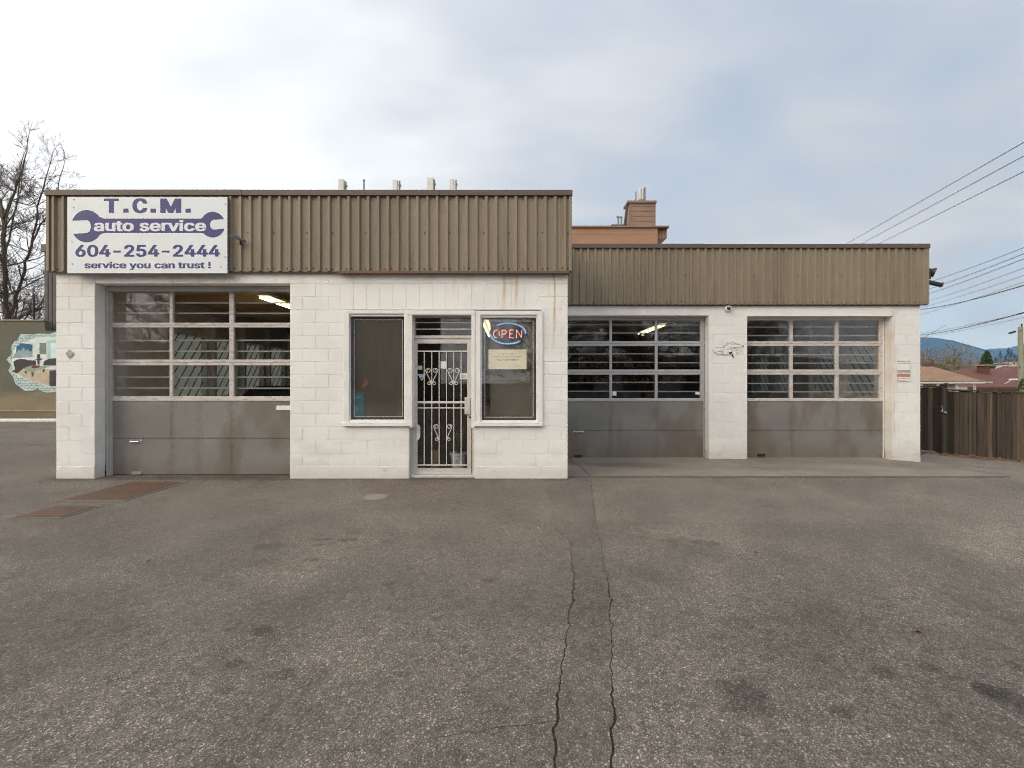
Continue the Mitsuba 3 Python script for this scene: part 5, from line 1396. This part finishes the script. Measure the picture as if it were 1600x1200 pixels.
YU = 30.0
up_ = thing('utility_pole', 'weathered wooden utility pole at the right edge', 'utility pole')
upx = X(1594.5, YU)
obj(up_, 'shaft', tube([(upx + .05, YU, -3), (upx, YU, Z(511, YU))], [.155, .125], 12), 'pole_wood', 40)
obj(up_, 'top_bolt', rod((upx + .08, YU, Z(512, YU)), (upx + .08, YU, Z(506, YU)), .04), 'dark_metal')
obj(up_, 'lamp_arm', tube([(upx, YU, Z(576, YU)), (X(1585, YU), YU - .3, Z(571.5, YU))], .03, 6), 'antenna_grey')
il = tube([(upx, YU - .1, Z(515, YU)), (X(1585, YU), YU - .4, Z(518, YU)), (X(1577, YU), YU - .6, Z(520.5, YU))], .02, 6)
obj(up_, 'insulator', cat([il] + [trimesh.creation.icosphere(1, .065).apply_translation((X(a, YU - .4), YU - .4, Z(b, YU - .4))) for a, b in ((1578, 520.3), (1580.5, 519.9), (1583, 519), (1585.5, 518.2))]), 'dark_metal')
slp = thing('street_lamp', 'pale street lamp head on a thin arm left of the utility pole', 'street lamp')
obj(slp, 'head', bx(X(1578.5, YU), X(1588, YU), YU - .15, YU + .15, Z(594.6, YU), Z(591.8, YU), .04), 'antenna_white')
obj(slp, 'arm', tube([(X(1588, YU), YU, Z(592.8, YU)), (X(1591, YU), YU, Z(596, YU)), (X(1592, YU), YU + .3, -3)], .04, 6), 'antenna_grey')
obj(slp, 'brace', rod((X(1579, YU), YU, Z(594.7, YU)), (X(1574.5, YU), YU + .2, Z(600, YU)), .02), 'antenna_white')


def wire(label, a, b, Ya, Yb, r=.012, sag=.25, group=None, ext=1.25):
    """A span seen from pixel a (at depth Ya) to pixel b (at depth Yb), carried on past the frame."""
    A = np.array((X(a[0], Ya), Ya, Z(a[1], Ya))); Bp = np.array((X(b[0], Yb), Yb, Z(b[1], Yb)))
    t_ = np.linspace(0, 1, 25)
    p_ = A + (Bp - A) * (t_ * ext)[:, None]
    p_[:, 2] -= sag * 4 * t_ * (1 - t_) * .5
    k = thing('overhead_wire', label, 'wire', group)
    obj(k, 'cable', tube(p_, r * 1.1, 5), 'wire_black')
    obj(k, 'splice', tube([p_[1], p_[1] + (p_[2] - p_[1]) * .25], r * 1.35, 6), 'wire_black')


gU = 'upper overhead wires in the right of the sky'
for a, b, l_ in (((1318, 383.5), (1604, 220), 'thin overhead wire, highest of the three above the wing roof'), ((1341, 383.5), (1604, 241.5), 'thin overhead wire, middle of the three above the wing roof'), ((1368, 383.5), (1604, 266), 'thin overhead wire, lowest of the three above the wing roof')):
    wire(l_, a, b, 58, 26, .020, .0)
for a, b, r_, l_ in (((1440, 444.5), (1606, 382), .013, 'uppermost dark wire of the bundle right of the wing'), ((1440, 455.3), (1606, 391.5), .014, 'second dark wire from the top right of the wing'), ((1440, 462.5), (1606, 399.5), .014, 'third dark wire from the top right of the wing'), ((1436, 475), (1606, 414), .010, 'thin grey wire, fourth from the top right of the wing'), ((1436, 481.5), (1606, 426), .010, 'thin wire, fifth from the top right of the wing'), ((1436, 484), (1606, 438.5), .022, 'thickest overhead cable right of the wing'), ((1436, 492), (1606, 436), .009, 'thin wire crossing below the thickest cable'), ((1436, 524), (1606, 481), .021, 'thick low cable above the blue mountain'), ((1436, 528), (1606, 492), .007, 'faint thin wire below the thick low cable'), ((1436, 521.5), (1606, 485.5), .010, 'thin wire twisted along the thick low cable')):
    wire(l_, a, b, 44, 24, r_ * 1.15, .55 if r_ > .02 else .25)
wire('short drop wire crossing the low cable beside the pier', (1436, 531), (1478, 508), 44, 42, .014, 0, ext=1.0)

# ------------------------------------------------------------------ trees, far town, mountains
protoA = bare_tree(31, [([(0, 0, 0), (.1, 0, 2.2), (.0, .1, 4.0)], .16, .06, 24, 3.0)], levels=3, dens=1.7, up=.03, rmin=.022)
protoB = bare_tree(47, [([(0, 0, 0), (-.1, 0, 1.8), (.15, .1, 3.6)], .14, .06, 26, 2.7)], levels=3, dens=1.8, up=.02, rmin=.022)
plain('haze_twig', (0.175, 0.125, 0.085), 0.85, 0.25, .8)
plain('haze_twig_olive', (0.115, 0.11, 0.055), 0.85, 0.3, .8)
first = {}
grove = [(1447, 62, 1.45, 0, 0), (1463, 56, 1.35, 70, 1), (1432, 70, 1.6, 30, 1), (1478, 64, 1.35, 130, 0), (1491, 52, 1.42, 200, 2), (1503, 58, 1.38, 20, 3), (1515, 66, 1.30, 300, 0), (1527, 72, 1.25, 90, 1), (1568, 85, 1.25, 250, 1), (1584, 90, 1.25, 40, 0), (1600, 80, 1.2, 160, 3), (1618, 70, 1.3, 10, 0), (1440, 54, 1.25, 220, 0), (1455, 75, 1.5, 110, 0), (1470, 78, 1.5, 280, 1), (1484, 82, 1.5, 60, 0), (1498, 74, 1.3, 140, 1), (1508, 80, 1.35, 340, 0), (1521, 84, 1.3, 190, 1)]
for n_, (a, y_, s_, rz, kd) in enumerate(grove):
    tc, mt = ((protoA, ('bark', 'haze_twig')), (protoB, ('bark', 'haze_twig')), (protoA, ('bark_mossy', 'haze_twig_olive')), (protoB, ('bark_mossy', 'haze_twig_olive')))[kd]
    use = first.get(kd, tc)
    k = put_tree('hedgerow_tree', {0: 'brown leafless tree beyond the house roofs', 1: 'brown leafless tree beyond the house roofs', 2: 'olive brown bushy tree beyond the tan roof', 3: 'olive brown bushy tree beyond the tan roof'}[kd], 'tree', use, (X(a, y_), y_, float(ground_z(X(a, y_), y_)) - .3), s_ * (1.0 if kd < 2 else .93), rz, mt, {0: 'brown leafless trees beyond the roofs', 1: 'brown leafless trees beyond the roofs', 2: 'olive bushy trees beyond the roofs', 3: 'olive bushy trees beyond the roofs'}[kd])
    first.setdefault(kd, (k + '__trunk', k + '__crown'))

# brush and small bare trees that read as one brown mass behind the roofs
r6 = np.random.default_rng(12)
vv, ff = [], []
for q_ in range(28000):
    a = r6.uniform(1425, 1625 if q_ % 5 == 0 else 1545); y_ = r6.uniform(66, 115)
    x_ = X(a, y_)
    top = (5.2 + 2.6 * math.sin(x_ * .31 + 1.0) * math.sin(x_ * .117) + 1.2 * math.sin(x_ * .9 + y_ * .3)) * r6.uniform(.35, 1.0)
    zb_ = float(ground_z(x_, y_)) if q_ % 50 == 0 else zb_ if q_ else -2.0
    c_ = np.array([x_, y_, -3.0 + max(.5, top) * (1.15 if a < 1545 else .75)])
    u_ = r6.normal(0, 1, 3) * [.45, .45, 1.0]; u_ /= np.linalg.norm(u_)
    w_ = np.cross(u_, r6.normal(0, 1, 3)); w_ /= np.linalg.norm(w_) + 1e-9
    l = r6.uniform(.3, 1.0)
    k_ = len(vv); vv += [c_ - u_ * l + w_ * .035, c_ - u_ * l - w_ * .035, c_ + u_ * l]; ff.append((k_, k_ + 1, k_ + 2))
obj(None, 'far_wood', (np.array(vv), np.array(ff)), 'haze_twig'); tag('far_wood', 'brown leafless brush and treetops behind the house roofs', 'wood', kind='stuff')
plain('conifer_green', (0.040, 0.062, 0.022), 0.7, 0.4, 1.2)
plain('far_conifer', (0.022, 0.032, 0.020), 0.8, 0.3, .3)


def conifer(seed, h, rad, n_=1500, gap=.12):
    r_ = np.random.default_rng(seed)
    v, f = [], []
    for q_ in range(n_):
        t_ = r_.random() ** .75
        z_ = h * (gap + (1 - gap) * t_)
        az = r_.uniform(0, 6.283)
        lump = .75 + .35 * math.sin(az * 3 + z_ * 2.1) * r_.random()
        rr_ = rad * (1 - t_) ** .72 * lump * r_.uniform(.55, 1.05) + .05
        c_ = np.array([rr_ * math.cos(az), rr_ * math.sin(az), z_ - .25 * rr_])
        s_ = r_.uniform(.10, .26) * (h / 6)
        o1, o2 = r_.normal(0, 1, 3), r_.normal(0, 1, 3)
        o1 = o1 / np.linalg.norm(o1) * s_; o2 = o2 / np.linalg.norm(o2) * s_ * .6
        k_ = len(v); v += [c_ - o1, c_ + o1 + [0, 0, -.05], c_ + o2]; f.append((k_, k_ + 1, k_ + 2))
    return rod((0, 0, 0), (0, 0, h * .9), .06 * h / 6, 6), (np.array(v), np.array(f))


cn = conifer(2, 7.2, 2.0, 2600)
y_ = 60.0
k = thing('evergreen_tree', 'dark green evergreen rising behind the red roof', 'tree')
tw = T().translate([X(1542, y_), y_, Z(600, y_) - 3.1])
obj(k, 'trunk', cn[0], 'bark', to_world=tw); obj(k, 'crown', cn[1], 'conifer_green', to_world=tw)
bs = conifer(5, 2.2, 1.0, 900, .0)
k = thing('evergreen_shrub', 'green shrub in front of the utility pole foot', 'shrub')
tw = T().translate([X(1601, 19), 19, Z(589.5, 19) - 2.25])
obj(k, 'stem', bs[0], 'bark', to_world=tw); obj(k, 'foliage', bs[1], 'conifer_green', to_world=tw)
fc = conifer(9, 12, 2.6, 420)
f0 = None
for a, y_, s_ in ((1556, 560, 1.25), (1563, 600, 1.5), (1571, 640, 1.3), (1576, 580, 1.9), (1581, 600, 1.6), (1586, 640, 1.5), (1592, 650, 1.9), (1599, 600, 2.0), (1606, 620, 1.9), (1567, 690, 1.6), (1590, 560, 1.2)):
    x_ = X(a, y_)
    k = thing('far_evergreen', 'small dark evergreen on the far built-up rise', 'tree', 'far evergreens on the rise')
    tw = T().translate([x_, y_, float(ground_z(x_, y_)) - .5]).scale(s_)
    if f0: scene[k + '__trunk'] = {**scene[f0 + '__trunk'], 'to_world': tw}; scene[k + '__crown'] = {**scene[f0 + '__crown'], 'to_world': tw}
    else: f0 = k; obj(k, 'trunk', fc[0], 'bark', to_world=tw); obj(k, 'crown', fc[1], 'far_conifer', to_world=tw)
ORD = {q_[0]: w_ for q_, w_ in zip(sorted(enumerate((1560, 1566, 1571, 1575, 1580, 1584, 1588, 1555, 1597, 1604)), key=lambda q_: q_[1]), 'first second third fourth fifth sixth seventh eighth ninth tenth'.split())}
plain('far_wall', (0.62, 0.60, 0.56), 0.8, 0.05, .3)
for n_, (a, y_, w_, h_) in enumerate(((1560, 470, 14, 6), (1566, 520, 16, 8), (1571, 560, 13, 6), (1575, 500, 14, 6), (1580, 540, 12, 6), (1584, 470, 13, 6), (1588, 590, 15, 7), (1555, 590, 12, 6), (1597, 520, 14, 7), (1604, 500, 14, 7))):
    x_ = X(a, y_); z_ = float(ground_z(x_, y_))
    k = thing('far_house', f'small {"cream" if n_ % 3 == 0 else "pale"} house with {"pale" if n_ == 1 else "dark" if n_ % 2 else "red"} roof on the far rise, {ORD[n_]} from the left', 'house', 'far houses on the rise')
    obj(k, 'wall', bx(x_ - w_ / 2, x_ + w_ / 2, y_, y_ + 9, z_ - 3, z_ + h_ * .6), 'far_wall' if n_ % 3 else 'stucco_cream')
    obj(k, 'roof', hip(x_ - w_ / 2, x_ + w_ / 2, y_, y_ + 9, z_ + h_ * .6 + .2, z_ + h_, x_ - w_ / 4, x_ + w_ / 4, .6), 'far_wall' if n_ == 1 else 'roof_tar' if n_ % 2 else 'roof_red_shingle')
    for q_ in (-.28, .1): obj(k, 'window', bx(x_ + w_ * q_, x_ + w_ * (q_ + .16), y_ - .12, y_ - .01, z_ + h_ * .1, z_ + h_ * .42), 'window_dark')

mat('mountain_forest', lambda p, n, uv: mix(mi.Color3f(0.022, 0.036, 0.026), mi.Color3f(0.060, 0.062, 0.042), smoothstep(0.40, 0.66, fbm(p.x * .0022, p.y * .0022, p.z * .005, octaves=4))), 0.9)


def mountain(name, label, Y0, ridge, depth, seed):
    """ridge: photo pixels of the skyline at depth Y0; slopes fall to both sides."""
    px_r = np.array([a for a, _ in ridge], float); py_r = np.array([b for _, b in ridge], float)
    us, ws = np.linspace(px_r[0], px_r[-1], 150), np.linspace(-1, 1, 41)
    H = EYE - (np.interp(us, px_r, py_r) - CY) * Y0 / F
    x = X(us, Y0)[:, None] * np.ones(41)
    y = Y0 + depth * ws[None, :] * np.ones((150, 1))
    prof = np.clip(1 - np.abs(ws), 0, 1) ** 1.15
    nz = meshkit.fbm(np.stack([x / 900, y / 900, x * 0], -1), 5, seed=seed) - .5
    z = H[:, None] * prof[None, :] * (1 + .9 * nz * (np.abs(ws)[None, :] ** .5) * (np.abs(ws)[None, :] > .02)) + 14 * nz - 30 * np.abs(ws)[None, :]
    v = np.stack([x, y, z], -1).reshape(-1, 3)
    i, j = np.meshgrid(np.arange(149), np.arange(40), indexing='ij')
    obj(None, name, (v, np.stack([i * 41 + j, (i + 1) * 41 + j, (i + 1) * 41 + j + 1, i * 41 + j + 1], -1).reshape(-1, 4)), 'mountain_forest', True)
    tag(name, label, kind='structure')


mountain('mountain', 'blue forested mountain beyond the houses', 6500, [(900, 600), (1060, 575), (1180, 548), (1280, 534), (1370, 528), (1442, 526.7), (1465, 528), (1489, 532), (1518, 540), (1550, 549), (1579, 560), (1620, 580), (1680, 596), (1720, 602)], 1900, 3)
mountain('far_mountain', 'paler mountain ridge farther off at the right', 8500, [(1380, 600), (1450, 568), (1500, 554), (1547, 545), (1575, 544), (1600, 537), (1660, 522), (1740, 512), (1850, 530), (1950, 600)], 1500, 8)

# ------------------------------------------------------------------ across the street, behind the camera (seen in the panes)
plain('shop_tan', (0.30, 0.25, 0.19), 0.8, 0.1, 1)
os_ = thing('street_shop', 'low tan shop building across the street behind the viewer', 'building')
obj(os_, 'wall', bx(-44, -28, -34, -24, -.2, 4.2), 'shop_tan'); obj(os_, 'parapet', bx(-44.2, -27.9, -34, -23.8, 4.201, 5.0), 'far_wall')
obj(os_, 'awning', bx(-42, -29, -23.9, -22.6, 2.7, 3.0, .05), 'dark_brown_metal')
for a in (-42, -37, -32): obj(os_, 'window', bx(a, a + 3.4, -23.99, -23.95, .6, 2.5), 'window_dark')
os3 = thing('street_block', 'two storey dark brown brick building across the street behind the viewer', 'building')
plain('brown_brick', (0.085, 0.060, 0.042), 0.85, 0.2, 3)
obj(os3, 'wall', bx(-27.5, -7.7, -36, -22.5, -.2, 9.4), 'brown_brick'); obj(os3, 'cornice', bx(-27.7, -7.5, -36, -22.3, 9.401, 9.8), 'dark_brown_metal')
for a in range(6):
    for z_ in (1.0, 5.4): obj(os3, 'window', bx(-26.5 + 3.2 * a, -24.7 + 3.2 * a, -22.49, -22.44, z_, z_ + 2.0), 'window_dark')
os2 = thing('street_shop', 'low grey building across the street to the right behind the viewer', 'building')
obj(os2, 'wall', bx(2, 40, -40, -27, -1.2, 3.0), 'faded_grey'); obj(os2, 'roof', hip(2, 40, -40, -27, 3.2, 4.6, 9, 33), 'roof_tar')
for a in (5, 11, 17, 23, 29): obj(os2, 'window', bx(a, a + 3, -26.99, -26.95, .6, 2.2), 'window_dark')
big = bare_tree(77, [([(0, 0, 0), (.1, 0, 3), (.2, .1, 6.0)], .26, .13, 30, 5.6), ([(.2, .1, 6.0), (1.2, .4, 9.0)], .11, .04, 10, 3.4), ([(.2, .1, 6.0), (-1.1, -.3, 8.8)], .11, .04, 10, 3.4)], levels=4, dens=1.0, rmin=.012)
b0 = None
for l_, x_, y_, s_, rz in (('large leafless street tree behind the viewer, toward the left', -21, -14, 1.0, 0), ('large leafless street tree straight behind the viewer', 3.2, -13, 1.05, 100), ('large leafless street tree behind the viewer, toward the right', 9.5, -14, 1.0, 200), ('large leafless street tree behind the viewer, farthest right', 17, -15, 1.1, 300)):
    k = put_tree('street_tree', l_, 'tree', b0 or big, (x_, y_, float(ground_z(x_, y_))), s_, rz)
    b0 = b0 or (k + '__trunk', k + '__crown')

# ------------------------------------------------------------------ air
HAZE = 1
if HAZE:
    scene['air'] = {'type': 'homogeneous', 'albedo': rgb(.5, .78, .98), 'sigma_t': rgb(0.20e-4, 0.31e-4, 0.53e-4)}
    zlo = min(float(ground_z(gx, gy).min()), -60) - 20
    scene['haze'] = {'type': 'cube', 'to_world': T().translate([0, 0, (zlo + 1300) / 2]).scale([9600, 9600 + 1000, (1300 - zlo) / 2]), 'bsdf': {'type': 'null'}, 'interior': {'type': 'ref', 'id': 'air'}}
    tag('haze', 'thin bluish air over the far hills', kind='stuff')
    scene['camera']['medium'] = {'type': 'ref', 'id': 'air'}
